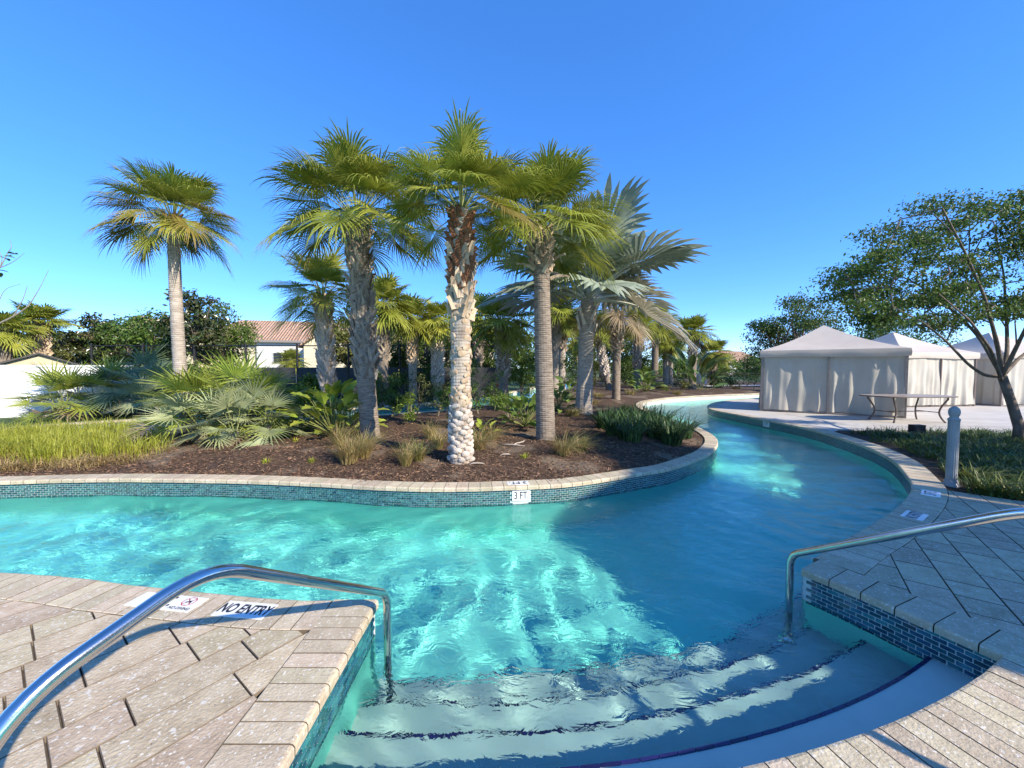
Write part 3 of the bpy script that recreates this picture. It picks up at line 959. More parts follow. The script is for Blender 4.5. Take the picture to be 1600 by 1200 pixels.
M['tan_wall'] = nmat('tan_wall', [(0.3, (0.52, 0.42, 0.27)), (0.7, (0.58, 0.48, 0.32))], 2, 5, 0.9)
M['cream_wall'] = nmat('cream_wall', [(0.3, (0.66, 0.58, 0.40)), (0.7, (0.72, 0.64, 0.46))], 2, 5, 0.9)
M['white_wall'] = nmat('pale_wall', [(0.3, (0.66, 0.65, 0.62)), (0.7, (0.72, 0.71, 0.68))], 2, 5, 0.9)
M['dark_roof'] = nmat('dark_shingle', [(0.3, (0.06, 0.055, 0.05)), (0.7, (0.10, 0.09, 0.085))], 8, 5, 0.9)
M['glass'] = nmat('window_glass', [(0.3, (0.03, 0.04, 0.05)), (0.7, (0.06, 0.07, 0.085))], 1, 2, 0.05, spec=0.8)
M['blind'] = nmat('window_blind', [(0.3, (0.22, 0.25, 0.29)), (0.7, (0.28, 0.31, 0.35))], 3, 2, 0.6)
m = nmat('barrel_tile_roof', [(0.25, (0.34, 0.19, 0.12)), (0.5, (0.44, 0.27, 0.18)), (0.75, (0.54, 0.37, 0.26))], 2.2, 8, 0.85)
nt = m.node_tree
wv = nt.nodes.new('ShaderNodeTexWave'); wv.wave_type = 'BANDS'; wv.bands_direction = 'X'; wv.inputs['Scale'].default_value = 1.05; wv.inputs['Distortion'].default_value = 0.3
wv2 = nt.nodes.new('ShaderNodeTexWave'); wv2.wave_type = 'BANDS'; wv2.bands_direction = 'Y'; wv2.wave_profile = 'SAW'; wv2.inputs['Scale'].default_value = 0.9
tc = nt.nodes.new('ShaderNodeTexCoord'); nt.links.new(tc.outputs['Object'], wv.inputs[0]); nt.links.new(tc.outputs['Object'], wv2.inputs[0])
mth = nt.nodes.new('ShaderNodeMath'); nt.links.new(wv.outputs['Fac'], mth.inputs[0]); nt.links.new(wv2.outputs['Fac'], mth.inputs[1])
bp = nt.nodes.new('ShaderNodeBump'); bp.inputs['Strength'].default_value = 1.0; bp.inputs['Distance'].default_value = 0.12
nt.links.new(mth.outputs[0], bp.inputs['Height']); nt.links.new(bp.outputs[0], nt.nodes['Principled BSDF'].inputs['Normal'])
M['tile_roof'] = m

def window(parent, x, z, w, h, y, frame=M['white_wall'], pane=M['glass'], nx_=2, nz_=2):
    mb = MB()
    t = 0.07
    mb.box(x - w / 2 - t, x - w / 2, y - .06, y + .04, z - t, z + h + t); mb.box(x + w / 2, x + w / 2 + t, y - .06, y + .04, z - t, z + h + t)
    mb.box(x - w / 2, x + w / 2, y - .06, y + .04, z - t, z); mb.box(x - w / 2, x + w / 2, y - .06, y + .04, z + h, z + h + t)
    for i in range(1, nx_): mb.box(x - w / 2 + w * i / nx_ - .025, x - w / 2 + w * i / nx_ + .025, y - .055, y + .03, z, z + h)
    for i in range(1, nz_): mb.box(x - w / 2, x + w / 2, y - .05, y + .03, z + h * i / nz_ - .025, z + h * i / nz_ + .025)
    fr = mb.build('window', frame, parent)
    for i in range(nx_):
        for j in range(nz_):
            pb = MB()
            x0 = x - w / 2 + w * i / nx_ + (0.026 if i else 0); x1 = x - w / 2 + w * (i + 1) / nx_ - (0.026 if i < nx_ - 1 else 0)
            z0 = z + h * j / nz_ + (.026 if j else 0); z1 = z + h * (j + 1) / nz_ - (.026 if j < nz_ - 1 else 0)
            pb.add([(x0, y - .02, z0), (x1, y - .02, z0), (x1, y - .02, z1), (x0, y - .02, z1)], [(0, 1, 2, 3)])
            pb.build('pane', pane, fr)
    return fr

# shed gable showing above the white wall
sx_, sy_ = X(65, 21), 21
sh = empty('shed', (sx_, sy_, -0.07), 'small tan gable with dark fascia peeping over the white wall', 'shed', rz=0.85)
mb = MB()
v = [(-1.5, -1.5, 0), (1.5, -1.5, 0), (1.5, -1.5, 1.72), (0, -1.5, 2.36), (-1.5, -1.5, 1.72)]
v += [(x, 1.5, z) for x, _, z in v]
mb.add(v, [(0, 1, 2, 3, 4), (9, 8, 7, 6, 5), (1, 6, 7, 2), (5, 0, 4, 9)])
mb.build('wall', M['tan_wall'], sh)
mb = MB()
for s in (-1, 1):
    v = [(0, -1.7, 2.38), (s * 1.7, -1.7, 1.66), (s * 1.7, 1.7, 1.66), (0, 1.7, 2.38)]
    v += [(x, y, z + .09) for x, y, z in v]
    mb.add(v, [(0, 1, 2, 3), (7, 6, 5, 4), (0, 4, 5, 1), (1, 5, 6, 2), (2, 6, 7, 3)])
mb.build('roof', M['dark_roof'], sh)

# tall black court fence with a windscreen
M['screen'] = nmat('windscreen_mesh', [(0.3, (0.030, 0.032, 0.033)), (0.7, (0.055, 0.057, 0.058))], 3, 6, 0.8, 0.2, 30)
fx0, fx1, fy = -22.5, -0.5, 20.6
fe = empty('court_fence', ((fx0 + fx1) / 2, fy, -0.07), 'tall black court fence with dark windscreen behind the small palms', 'fence')
hw = (fx1 - fx0) / 2
npost = 8
for i in range(npost + 1):
    x = -hw + 2 * hw * i / npost
    mb = MB(); mb.lathe([(0.055, 0), (0.055, 2.95), (0.02, 3.0)], 10); mb.build('post', M['black_metal'], fe, False, (x, 0, 0))
    if i < npost:
        L_ = 2 * hw / npost
        for z in (2.86, 0.12):
            mb = MB(); mb.tube([(x, -0.0, z), (x + L_, -0.0, z)], 0.03, 8); mb.build('rail', M['black_metal'], fe)
        v, f = [], []
        for a in range(13):
            for b in range(7):
                v.append((x + 0.06 + (L_ - 0.12) * a / 12, -0.06 + 0.02 * math.sin(a * 1.7 + b + i) , 0.15 + 1.55 * b / 6))
        f = [(a * 7 + b, (a + 1) * 7 + b, (a + 1) * 7 + b + 1, a * 7 + b + 1) for a in range(12) for b in range(6)]
        obj('windscreen', mesh('windscreen', v, f, M['screen'], True), fe)
        mb = MB()                                     # chain-link above the screen
        step = 0.16
        k = int(L_ / step)
        for a in range(k + 8):
            for s in (-1, 1):
                x0 = x + a * step if s > 0 else x + a * step
                z0, z1 = 1.72, 2.84
                xa, xb = x0, x0 - s * (z1 - z0)
                def clipx(xx): return min(max(xx, x + .03), x + L_ - .03)
                ca, cb = clipx(xa), clipx(xb)
                if abs(ca - cb) < 0.03: continue
                za = z0 + (xa - ca) / (xa - xb) * (z1 - z0) if xa != xb else z0
                zb = z0 + (xa - cb) / (xa - xb) * (z1 - z0)
                mb.tube([(ca, .03, za), (cb, .03, zb)], 0.0035, 3, False)
        if mb.v:
            o = mb.build('chain_link', M['black_metal'], fe); o['kind'] = 'stuff'

# cream house with a barrel-tile roof, beyond the fence
hx_, hy_ = X(425, 42), 42
he = empty('house', (hx_, hy_, -0.07), 'cream house with orange barrel-tile roof seen beyond the court fence', 'house', rz=0.24)
mb = MB(); mb.box(-7.2, 13, 0, 9, 0, 4.65); mb.build('wall', M['cream_wall'], he)
mb = MB()
v = [(-8, -.7, 4.62), (13.6, -.7, 4.62), (13.6, 9.7, 4.62), (-8, 9.7, 4.62), (-4.5, 4.5, 7.3), (11, 4.5, 7.3)]
mb.add(v, [(0, 1, 5, 4), (1, 2, 5), (2, 3, 4, 5), (3, 0, 4), (3, 2, 1, 0)])
rf = mb.build('roof', M['tile_roof'], he)
mb = MB(); mb.box(-8.03, 13.63, -.76, -.70, 4.42, 4.66); mb.build('fascia', M['frame_grey'], rf)
mb = MB(); mb.box(-1.3, 3.9, -.35, -.002, 0, 4.45); mb.build('porch_wall', M['white_wall'], he)
window(he, 1.6, 2.25, 2.6, 1.05, -.36, nx_=3, nz_=1)
window(he, 6.9, 2.4, 1.6, 1.5, -.01)
# gabled wing on the right and on the left
for (gx0, gx1, gy0, zz, zt, nm) in ((3.9, 9.6, -2.6, 4.3, 6.3, 'gable_wing'), (-12.5, -6.2, -4.0, 4.2, 6.5, 'gable_wing')):
    mb = MB(); mid = (gx0 + gx1) / 2
    v = [(gx0, gy0, 0), (gx1, gy0, 0), (gx1, gy0, zz), (mid, gy0, zt - .12), (gx0, gy0, zz)]
    v += [(x, 3.0, z) for x, _, z in v]
    mb.add(v, [(0, 1, 2, 3, 4), (1, 6, 7, 2), (5, 0, 4, 9)])
    wg = mb.build(nm, M['cream_wall'], he)
    mb = MB()
    for s, xe in ((-1, gx0 - .5), (1, gx1 + .5)):
        zl = zz - .5 * (zt - zz) / ((gx1 - gx0) / 2)
        v = [(mid, gy0 - .5, zt), (xe, gy0 - .5, zl), (xe, 4.2, zl), (mid, 4.2, zt)]
        v += [(x, y, z - .16) for x, y, z in v]
        mb.add(v, [(0, 1, 2, 3), (7, 6, 5, 4), (0, 4, 5, 1), (1, 5, 6, 2), (3, 2, 6, 7)])
    mb.build('roof', M['tile_roof'], wg)
window(he, -7.9, 2.7, 1.5, 1.8, -4.02, pane=M['blind'])

# second tiled house further right behind the palms
h2 = empty('house', (X(655, 52), 52, -0.07), 'tiled roof of a house half hidden behind the palms in the middle', 'house', rz=-0.1)
mb = MB(); mb.box(-8, 9, 0, 8, 0, 4.6); mb.build('wall', M['cream_wall'], h2)
mb = MB(); mb.add([(-8.8, -.7, 4.58), (9.8, -.7, 4.58), (9.8, 8.7, 4.58), (-8.8, 8.7, 4.58), (-4.6, 4, 7.4), (5.6, 4, 7.4)], [(0, 1, 5, 4), (1, 2, 5), (2, 3, 4, 5), (3, 0, 4), (3, 2, 1, 0)])
mb.build('roof', M['tile_roof'], h2)
window(h2, -3, 2.2, 1.6, 1.4, -.01); window(h2, 3, 2.2, 1.6, 1.4, -.01)

# far house across the lawn
h3 = empty('house', (X(1150, 86), 86, -0.07), 'distant brown-roofed house left of the nearest cabana', 'house', rz=0.1)
mb = MB(); mb.box(-5, 7, 0, 8, 0, 2.9); mb.build('wall', M['tan_wall'], h3)
mb = MB(); mb.add([(-5.8, -.7, 2.88), (7.8, -.7, 2.88), (7.8, 8.7, 2.88), (-5.8, 8.7, 2.88), (-2, 4, 5.6), (4, 4, 5.6)], [(0, 1, 5, 4), (1, 2, 5), (2, 3, 4, 5), (3, 0, 4), (3, 2, 1, 0)])
mb.build('roof', M['tile_roof'], h3)
mb = MB(); mb.box(-4.5, -1.2, -1.6, -.02, 0, 2.4); mb.build('porch', M['white_wall'], h3)
window(h3, 1.2, 1.0, 1.6, 1.3, -.01); window(h3, 4.6, 1.0, 1.6, 1.3, -.01)
mb = MB(); mb.box(-.6, .3, -.03, -.004, 0, 2.1); mb.build('door', M['bronze'], h3)

# low black picket fence beyond the footpath
pf = empty('picket_fence', (X(1120, 37.6), 37.6, -0.07), 'low black metal picket fence at the far end of the river', 'fence', rz=0.16)
for i in range(9):
    x = -9 + i * 2.4
    mb = MB(); mb.box(x - .035, x + .035, -.035, .035, 0, 1.3); mb.build('post', M['black_metal'], pf)
    if i < 8:
        for z in (0.18, 1.16):
            mb = MB(); mb.box(x + .036, x + 2.364, -.015, .015, z - .02, z + .02); mb.build('rail', M['black_metal'], pf)
        mb = MB()
        for k in range(1, 16): mb.box(x + k * .15 - .009, x + k * .15 + .009, -.009, .009, .1, 1.24)
        o = mb.build('pickets', M['black_metal'], pf); o['kind'] = 'stuff'
# white slatted chair by the fence
wc = empty('lounge_chair', (X(1094, 32.5), 32.5, -0.02), 'white slatted lounge chair by the far path', 'chair', rz=2.2)
mb = MB(); mb.box(-.35, .35, -.4, .4, .34, .38); mb.build('seat', M['white'], wc)
mb = MB(); mb.box(-.35, .35, -.02, .02, 0, .95, Matrix.Translation((0, .4, .36)) @ Matrix.Rotation(-.35, 4, 'X')); mb.build('backrest', M['white'], wc)
for sx in (-1, 1):
    for sy in (-1, 1):
        mb = MB(); mb.box(sx * .31 - .03, sx * .31 + .03, sy * .34 - .03, sy * .34 + .03, 0, .34 if sy > 0 else .6); mb.build('leg', M['white'], wc)
    mb = MB(); mb.box(sx * .36 - .04, sx * .36 + .04, -.4, .42, .6, .63); mb.build('armrest', M['white'], wc)

# unseen building added behind the camera at right to shade the deck and river
SD = Vector((SUN.x, SUN.y, 0)).normalized(); SN = Vector((-SD.y, SD.x, 0))
def sn(s, n): return SD * s + SN * n
cbp = sn(12.5, 5.0)
cb = empty('shade_building', (cbp.x, cbp.y, -0.034), 'unseen cream building with hipped tile roof, added to shade the right-hand deck', 'building', rz=math.atan2(SN.y, SN.x))
# local x runs along SN (n), local y along -SD
HN = 1.85
mb = MB(); mb.box(-HN + .3, HN - .3, -4, 3.6, 0, 4.5); mb.build('wall', M['cream_wall'], cb)
mb = MB(); mb.add([(-HN, -4.5, 4.5), (HN, -4.5, 4.5), (HN, 4.1, 4.5), (-HN, 4.1, 4.5), (-.3, -1.6, 8.1), (-.3, 1.0, 8.1), (HN - .4, -1.6, 8.1), (HN - .4, 1.0, 8.1)],
       [(0, 1, 6, 4), (1, 2, 7, 6), (2, 3, 5, 7), (3, 0, 4, 5), (4, 6, 7, 5), (3, 2, 1, 0)])
mb.build('roof', M['tile_roof'], cb)
window(cb, 0, 1, 1.4, 1.4, -4.01)
mb = MB(); mb.box(-.5, .5, 3.605, 3.66, 0, 2.2); mb.build('door', M['bronze'], cb)

# ------------------------------------------------------------------ palms
def leafmat(name, lo, mid, hi, objr=0.2, transl=0.3, rough=0.45, hue=0.012, isl=0.0, spec=0.35):
    return nmat(name, [(0.3, lo), (0.5, mid), (0.72, hi)], 2.5, 4, rough, objr=objr, islr=isl, hue=hue, transl=transl, spec=spec)
M['sabal'] = leafmat('sabal_leaf', (0.17, 0.195, 0.025), (0.29, 0.31, 0.042), (0.42, 0.415, 0.08))
M['sabal_old'] = leafmat('sabal_old_leaf', (0.16, 0.14, 0.025), (0.27, 0.22, 0.045), (0.36, 0.25, 0.07))
M['sabal_dry'] = leafmat('sabal_dry_leaf', (0.20, 0.13, 0.07), (0.33, 0.24, 0.14), (0.45, 0.36, 0.22))
M['silver'] = leafmat('silver_leaf', (0.20, 0.25, 0.18), (0.31, 0.36, 0.26), (0.44, 0.47, 0.36))
M['silver_dry'] = leafmat('silver_dry', (0.22, 0.20, 0.14), (0.33, 0.30, 0.2), (0.45, 0.4, 0.28))
M['petiole'] = nmat('petiole', [(0.3, (0.16, 0.18, 0.05)), (0.7, (0.26, 0.27, 0.09))], 5, 3, 0.5)
M['petiole_pale'] = nmat('pale_petiole', [(0.3, (0.42, 0.42, 0.33)), (0.7, (0.56, 0.55, 0.45))], 5, 3, 0.6)
M['boot_grey'] = nmat('grey_boot', [(0.3, (0.17, 0.13, 0.10)), (0.5, (0.27, 0.22, 0.17)), (0.75, (0.40, 0.34, 0.27))], 7, 6, 0.9, 0.5, 40, objr=0.25, islr=0.25, stretch=(1, 1, 0.35))
M['boot_tan'] = nmat('tan_boot', [(0.3, (0.27, 0.18, 0.11)), (0.5, (0.42, 0.31, 0.20)), (0.75, (0.58, 0.47, 0.34))], 7, 6, 0.9, 0.4, 40, objr=0.25, islr=0.3, stretch=(1, 1, 0.35))
M['boot_white'] = nmat('bleached_boot', [(0.25, (0.34, 0.27, 0.21)), (0.5, (0.52, 0.44, 0.36)), (0.75, (0.66, 0.58, 0.49))], 9, 7, 0.9, 0.5, 50, objr=0.2)
M['fibre'] = nmat('red_fibre', [(0.3, (0.09, 0.035, 0.018)), (0.5, (0.20, 0.085, 0.04)), (0.75, (0.33, 0.17, 0.09))], 14, 8, 0.95, 1.0, 60, stretch=(1, 1, 0.4), islr=0.3)
M['bark_ring'] = nmat('ringed_bark', [(0.3, (0.13, 0.10, 0.075)), (0.5, (0.24, 0.19, 0.145)), (0.75, (0.36, 0.30, 0.235))], 9, 8, 0.95, 0.7, 30, stretch=(0.7, 0.7, 3.0))
M['bark_pale'] = nmat('pale_palm_bark', [(0.3, (0.25, 0.20, 0.16)), (0.5, (0.38, 0.32, 0.26)), (0.75, (0.50, 0.44, 0.37))], 8, 8, 0.95, 0.6, 30, stretch=(0.7, 0.7, 3.0))

def fan(rnd, pitch, Lp, R0, nseg, phimax, split, droop, cup, costa, petr, stations=(0.03, 0.3, 0.5, 0.68, 0.85, 1.0), wide=1.0, ragged=0.12):
    """one palm leaf heading +X: (petiole verts, faces), (blade verts, faces)"""
    th = R(pitch)
    p = Vector((0, 0, 0)); path = [p.copy()]
    sag = 0.30 if pitch < 60 else 0.12
    n = 6
    for i in range(n):
        a = th - sag * ((i + 1) / n) ** 1.5
        p = p + Vector((math.cos(a), 0, math.sin(a))) * (Lp / n)
        path.append(p.copy())
    mb = MB(); mb.tube(path, [petr * (1.5 - 0.9 * i / n) for i in range(n + 1)], 5)
    a = th - sag - 0.25
    f_ = Vector((math.cos(a), 0, math.sin(a))); u_ = Vector((-math.sin(a), 0, math.cos(a))); y_ = Vector((0, 1, 0))
    bv, bf = [], []
    for i in range(nseg):
        s = (i + 0.5) / nseg * 2 - 1
        phi = s * phimax
        rl = R0 * (0.72 + 0.28 * math.cos(phi * 0.8)) * (1 + rnd.uniform(-ragged, ragged))
        base = p + f_ * (costa * (1 - abs(s)) ** 1.2) - u_ * costa * 0.25 * (1 - abs(s)) ** 2
        d = f_ * math.cos(phi) + y_ * math.sin(phi)
        t = -f_ * math.sin(phi) + y_ * math.cos(phi)
        dphi = 2 * phimax / nseg
        g_ = droop * (1 + rnd.uniform(-0.4, 0.5))
        tipk = rnd.uniform(-0.06, 0.06)
        k0 = len(bv)
        for j, r in enumerate(stations):
            q = base + d * rl * r + u_ * cup * abs(math.sin(phi * 0.7)) * rl * r * (1 - 0.4 * r)
            dz = g_ * rl * max(0, r - 0.4) ** 2 * 2.6
            q = q + Vector((0, 0, -dz)) - d * dz * 0.35 + t * tipk * r * r * rl
            full = rl * r * dphi * 0.5 * 1.02 + 0.004
            ws = rl * split * dphi * 0.5 * wide
            w = full if r <= split else max(0.0015, ws * (1 - (r - split) / (1 - split)) ** 0.8)
            fold = w * 0.45
            bv += [q - t * w, q + u_ * fold, q + t * w]
        for j in range(len(stations) - 1):
            b = k0 + j * 3
            bf += [(b, b + 1, b + 4, b + 3), (b + 1, b + 2, b + 5, b + 4)]
    return (mb.v, mb.f), ([tuple(q) for q in bv], bf)

PITCHES = (82, 62, 42, 22, 2, -20, -42)
FR = {}
def frond_mesh(kind, pitch, var, mat_leaf, mat_pet, **kw):
    key = (kind, pitch, var, mat_leaf)
    if key in FR: return FR[key]
    rnd = random.Random(hash((kind, pitch, var)) % 99991 if False else (len(kind) * 131 + int(pitch) * 17 + var * 7919))
    (pv, pf), (bv, bf) = fan(rnd, pitch, **kw)
    n = len(pv)
    me = bpy.data.meshes.new('frond')
    me.from_pydata([tuple(q) for q in pv] + bv, [], [tuple(q) for q in pf] + [tuple(i + n for i in q) for q in bf])
    me.materials.append(M[mat_pet]); me.materials.append(M[mat_leaf])
    idx = np.zeros(len(me.polygons), dtype=np.int32); idx[len(pf):] = 1
    me.polygons.foreach_set('material_index', idx)
    me.update()
    FR[key] = me
    return me

KW = dict(
    sabal=dict(Lp=1.0, R0=0.95, nseg=46, phimax=2.25, split=0.44, droop=0.26, cup=0.25, costa=0.28, petr=0.012),
    stiff=dict(Lp=0.8, R0=0.88, nseg=42, phimax=2.2, split=0.44, droop=0.2, cup=0.3, costa=0.25, petr=0.012),
    far=dict(Lp=0.6, R0=0.82, nseg=24, phimax=2.2, split=0.5, droop=0.22, cup=0.25, costa=0.25, petr=0.014, stations=(0.05, 0.45, 0.75, 1.0), wide=0.9),
    bismarck=dict(Lp=0.95, R0=1.15, nseg=34, phimax=2.75, split=0.68, droop=0.12, cup=0.28, costa=0.2, petr=0.03),
    palmetto=dict(Lp=0.55, R0=0.54, nseg=19, phimax=1.8, split=0.22, droop=0.08, cup=0.22, costa=0.04, petr=0.008, wide=1.7, ragged=.18),
)
def crown(e, top, kind, n, scale, leaf='sabal', old=0.0, pet='petiole', pmax=86, pmin=-24, seed=0, az0=0.0, dry=0.0):
    rnd = random.Random(seed * 77 + 5)
    for i in range(n):
        u = (i + 0.5) / n
        pitch = pmax - (pmax - pmin) * u ** 1.12 + rnd.uniform(-7, 7)
        pc = min(PITCHES, key=lambda q: abs(q - pitch))
        lm = leaf
        if u > 1 - old and rnd.random() < 0.75: lm = leaf + '_old' if leaf + '_old' in M else leaf + '_dry'
        if u > 1 - dry and rnd.random() < 0.7: lm = leaf + '_dry'
        me = frond_mesh(kind, pc, rnd.randrange(2), lm, pet, **KW[kind])
        o = obj('frond', me, e, top)
        s = scale * rnd.uniform(0.86, 1.12) * (0.86 if u < 0.12 else 1)
        o.rotation_euler = (rnd.uniform(-.18, .18), rnd.uniform(-.12, .12), az0 + i * 2.39996 + rnd.uniform(-.25, .25))
        o.scale = (s, s * rnd.uniform(.9, 1.08), s)

def boot_shape(L, w, th, fork, curve):
    """a cut leaf base growing up +Z, outward +X"""
    v, f = [], []
    n = 4
    for i in range(n + 1):
        t = i / n
        ww = w * (1 - 0.55 * t) / 2
        x = curve * t * t
        v += [(x - th * .3, -ww, L * t), (x + th * (1 - .5 * t), 0, L * t + (0 if i < n else -fork)), (x - th * .3, ww, L * t)]
    for i in range(n):
        b = 3 * i
        f += [(b, b + 1, b + 4, b + 3), (b + 1, b + 2, b + 5, b + 4), (b + 2, b, b + 3, b + 5)]
    f += [(2, 1, 0), (3 * n, 3 * n + 1, 3 * n + 2)]
    return v, f
BOOT = {}
def knd_round(k): return k == 'stub'
def boot_me(kind, mat):
    if (kind, mat) not in BOOT:
        a = dict(long=(0.42, 0.13, 0.04, 0.05, 0.035), short=(0.22, 0.15, 0.07, 0.02, 0.07), stub=(0.115, 0.14, 0.065, -0.012, 0.012), flare=(0.44, 0.12, 0.05, 0.03, 0.24))[kind]
        if knd_round(kind):
            v, f = [], []
            for rr_, xx in ((1.0, -.01), (.93, .022), (.62, .042), (.2, .05)):
                for k in range(8):
                    w = 2 * math.pi * k / 8
                    v.append((xx, rr_ * .075 * math.copysign(abs(math.cos(w)) ** .75, math.cos(w)), .05 + rr_ * .052 * math.copysign(abs(math.sin(w)) ** .75, math.sin(w)) + xx * .3))
            for i in range(3):
                for k in range(8):
                    k2 = (k + 1) % 8
                    f.append((i * 8 + k, i * 8 + k2, (i + 1) * 8 + k2, (i + 1) * 8 + k))
            f.append(tuple(range(24, 32)))
        else:
            v, f = boot_shape(*a)
        BOOT[(kind, mat)] = mesh('boot', v, f, M[mat])
    return BOOT[(kind, mat)]

def trunk_axis(h, lean, bend):
    return lambda z: Vector((lean[0] * z / h + bend[0] * math.sin(math.pi * z / h), lean[1] * z / h + bend[1] * math.sin(math.pi * z / h), z))

def palm(label, x, y, h, r0, r1, kind='sabal', n=34, scale=1.0, leaf='sabal', mat='bark_ring', boots=None, lean=(0, 0), bend=(0, 0), old=0.0, dry=0.0, pet='petiole',
         pmax=86, pmin=-24, seed=0, z0=None, single=False, group='palms of the island and its surroundings', ring=0.05, az0=0.0, flare=0.12):
    z0 = (GZ(x, y) - 0.02 if z0 is None else z0)
    e = empty('palm_tree', (x, y, z0), label, 'palm', group)
    ax = trunk_axis(h, lean, bend)
    rnd = random.Random(seed + 31)
    nr = max(10, int(h / ring)) if ring else 12
    ns = 20 if single or ring < 0.06 else 12
    v, f = [], []
    rr = lambda z: (r0 + (r1 - r0) * z / h) * (1 + flare * math.exp(-z / 0.22))
    for i in range(nr + 1):
        for q in (0, 1):
            z = h * (i + q * 0.75) / nr
            if z > h: z = h
            c = ax(z)
            k = rr(z) * (1.0 if q == 0 else 0.965) * (1 + rnd.uniform(-.012, .012))
            for s in range(ns):
                a = 2 * math.pi * s / ns
                wob = 1 + 0.02 * math.sin(3 * a + z * 2) + rnd.uniform(-.012, .012)
                v.append((c.x + k * wob * math.cos(a), c.y + k * wob * math.sin(a), z))
    rows = 2 * (nr + 1)
    for i in range(rows - 1):
        for s in range(ns):
            s2 = (s + 1) % ns
            f.append((i * ns + s, i * ns + s2, (i + 1) * ns + s2, (i + 1) * ns + s))
    f.append(tuple((rows - 1) * ns + s for s in range(ns)))
    tr = obj('trunk', mesh('trunk', v, f, M[mat], False), e)
    jb = {}
    for (za, zb, knd, bmat, step, tilt, roll) in (boots or []):
        z, i = za, 0
        bm = boot_me(knd, bmat)
        while z < zb:
            a = i * 2.39996 + rnd.uniform(-.1, .1)
            c = ax(z)
            k = rr(z)
            tl = tilt * rnd.uniform(.6, 1.4)
            rl = (roll if i % 2 else -roll) * rnd.uniform(.7, 1.2)
            sc_ = rnd.uniform(.85, 1.15) * (k / 0.2) ** 0.35
            MM = Matrix.Translation(c) @ Matrix.Rotation(a, 4, 'Z') @ Matrix.Translation((k * 0.97, 0, 0)) @ Matrix.Rotation(tl, 4, 'Y') @ Matrix.Rotation(rl, 4, 'X') @ Matrix.Scale(sc_, 4)
            if knd == 'stub':
                hi_ = z > 0.9
                if rnd.random() < (.3 if hi_ else .1):
                    z += step; i += 1
                    continue
                MM = MM @ Matrix.Diagonal((rnd.uniform(.3, .6) if hi_ else rnd.uniform(.75, 1.15), rnd.uniform(.85, 1.3), rnd.uniform(.65, 1.15), 1))
            if single:
                o = obj('boot', bm, tr); o.matrix_basis = MM
            else:
                mb = jb.setdefault(bmat, MB())
                mb.add([MM @ q.co for q in bm.vertices], [tuple(q.vertices) for q in bm.polygons])
            z += step * rnd.uniform(.85, 1.15); i += 1
    for bmat, mb in jb.items():
        o = mb.build('boots', M[bmat], tr); o['kind'] = 'stuff'
    top = ax(h) + Vector((0, 0, -0.05))
    if kind == 'far': n += 8
    crown(e, top, kind, n, scale, leaf, old, pet, pmax, pmin, seed, az0, dry)
    return e

SB = 0.0135
# P1: tall smooth palm on the left
d = 9.0
palm('tall smooth-trunked palm standing alone on the left above the saw palmettos', X(287, d), d, 4.95, 0.135, 0.118, n=52, scale=0.70, mat='bark_pale', lean=(-0.2, 0.1), bend=(-.05, 0), old=0.4, seed=1, pmin=-18,
     boots=[(4.72, 4.98, 'short', 'fibre', 0.012, .3, .2)], single=True, ring=0.045)
# P2
d = 8.2
palm('palm with a criss-cross grey boot-covered trunk, second large palm from left', X(577, d), d, 4.62, 0.195, 0.175, n=46, scale=0.95, mat='bark_ring', lean=(-0.22, 0.05), bend=(-.02, 0), seed=2, old=0.08, pmin=-10,
     boots=[(1.25, 4.3, 'long', 'boot_grey', 0.022, .05, .5), (4.25, 4.62, 'short', 'boot_tan', 0.02, .22, .25)], single=True)
# P3
d = 6.25
palm('nearest palm with white knobbly trunk base and red-brown fibre near its crown', X(719, d), d, 4.05, 0.165, 0.150, n=40, scale=0.68, mat='boot_grey', lean=(0.03, 0), seed=3, old=0.06, pmin=-2,
     boots=[(0.0, 0.9, 'stub', 'boot_white', 0.0105, .02, .25), (0.9, 2.5, 'stub', 'boot_tan', 0.0125, -.06, .35), (2.3, 3.35, 'short', 'boot_tan', 0.022, .12, .3), (2.75, 3.95, 'short', 'fibre', 0.020, .10, .35)], single=True)
# P4
d = 8.0
palm('ringed brown trunk palm with a collar of pale boots, right of the nearest palm', X(853, d), d, 4.30, 0.205, 0.155, n=46, scale=0.90, mat='bark_ring', lean=(-0.12, 0), seed=4,
     boots=[(3.35, 3.6, 'flare', 'boot_tan', 0.04, .75, .3), (3.5, 4.3, 'short', 'boot_tan', 0.016, .30, .3)], single=True, ring=0.042, flare=0.05, pmin=-8)
# P5 silver palm
d = 12.6
palm('silver fan palm with pale spreading leaf stalks, right of the ringed palm', X(912, d), d, 3.75, 0.28, 0.22, kind='bismarck', n=24, scale=1.6, leaf='silver', mat='bark_pale', pet='petiole_pale', lean=(.12, 0), seed=5, dry=0.25,
     boots=[(2.55, 3.2, 'long', 'boot_white', 0.05, .28, .2)], single=True, pmax=84, pmin=2, az0=0.9)
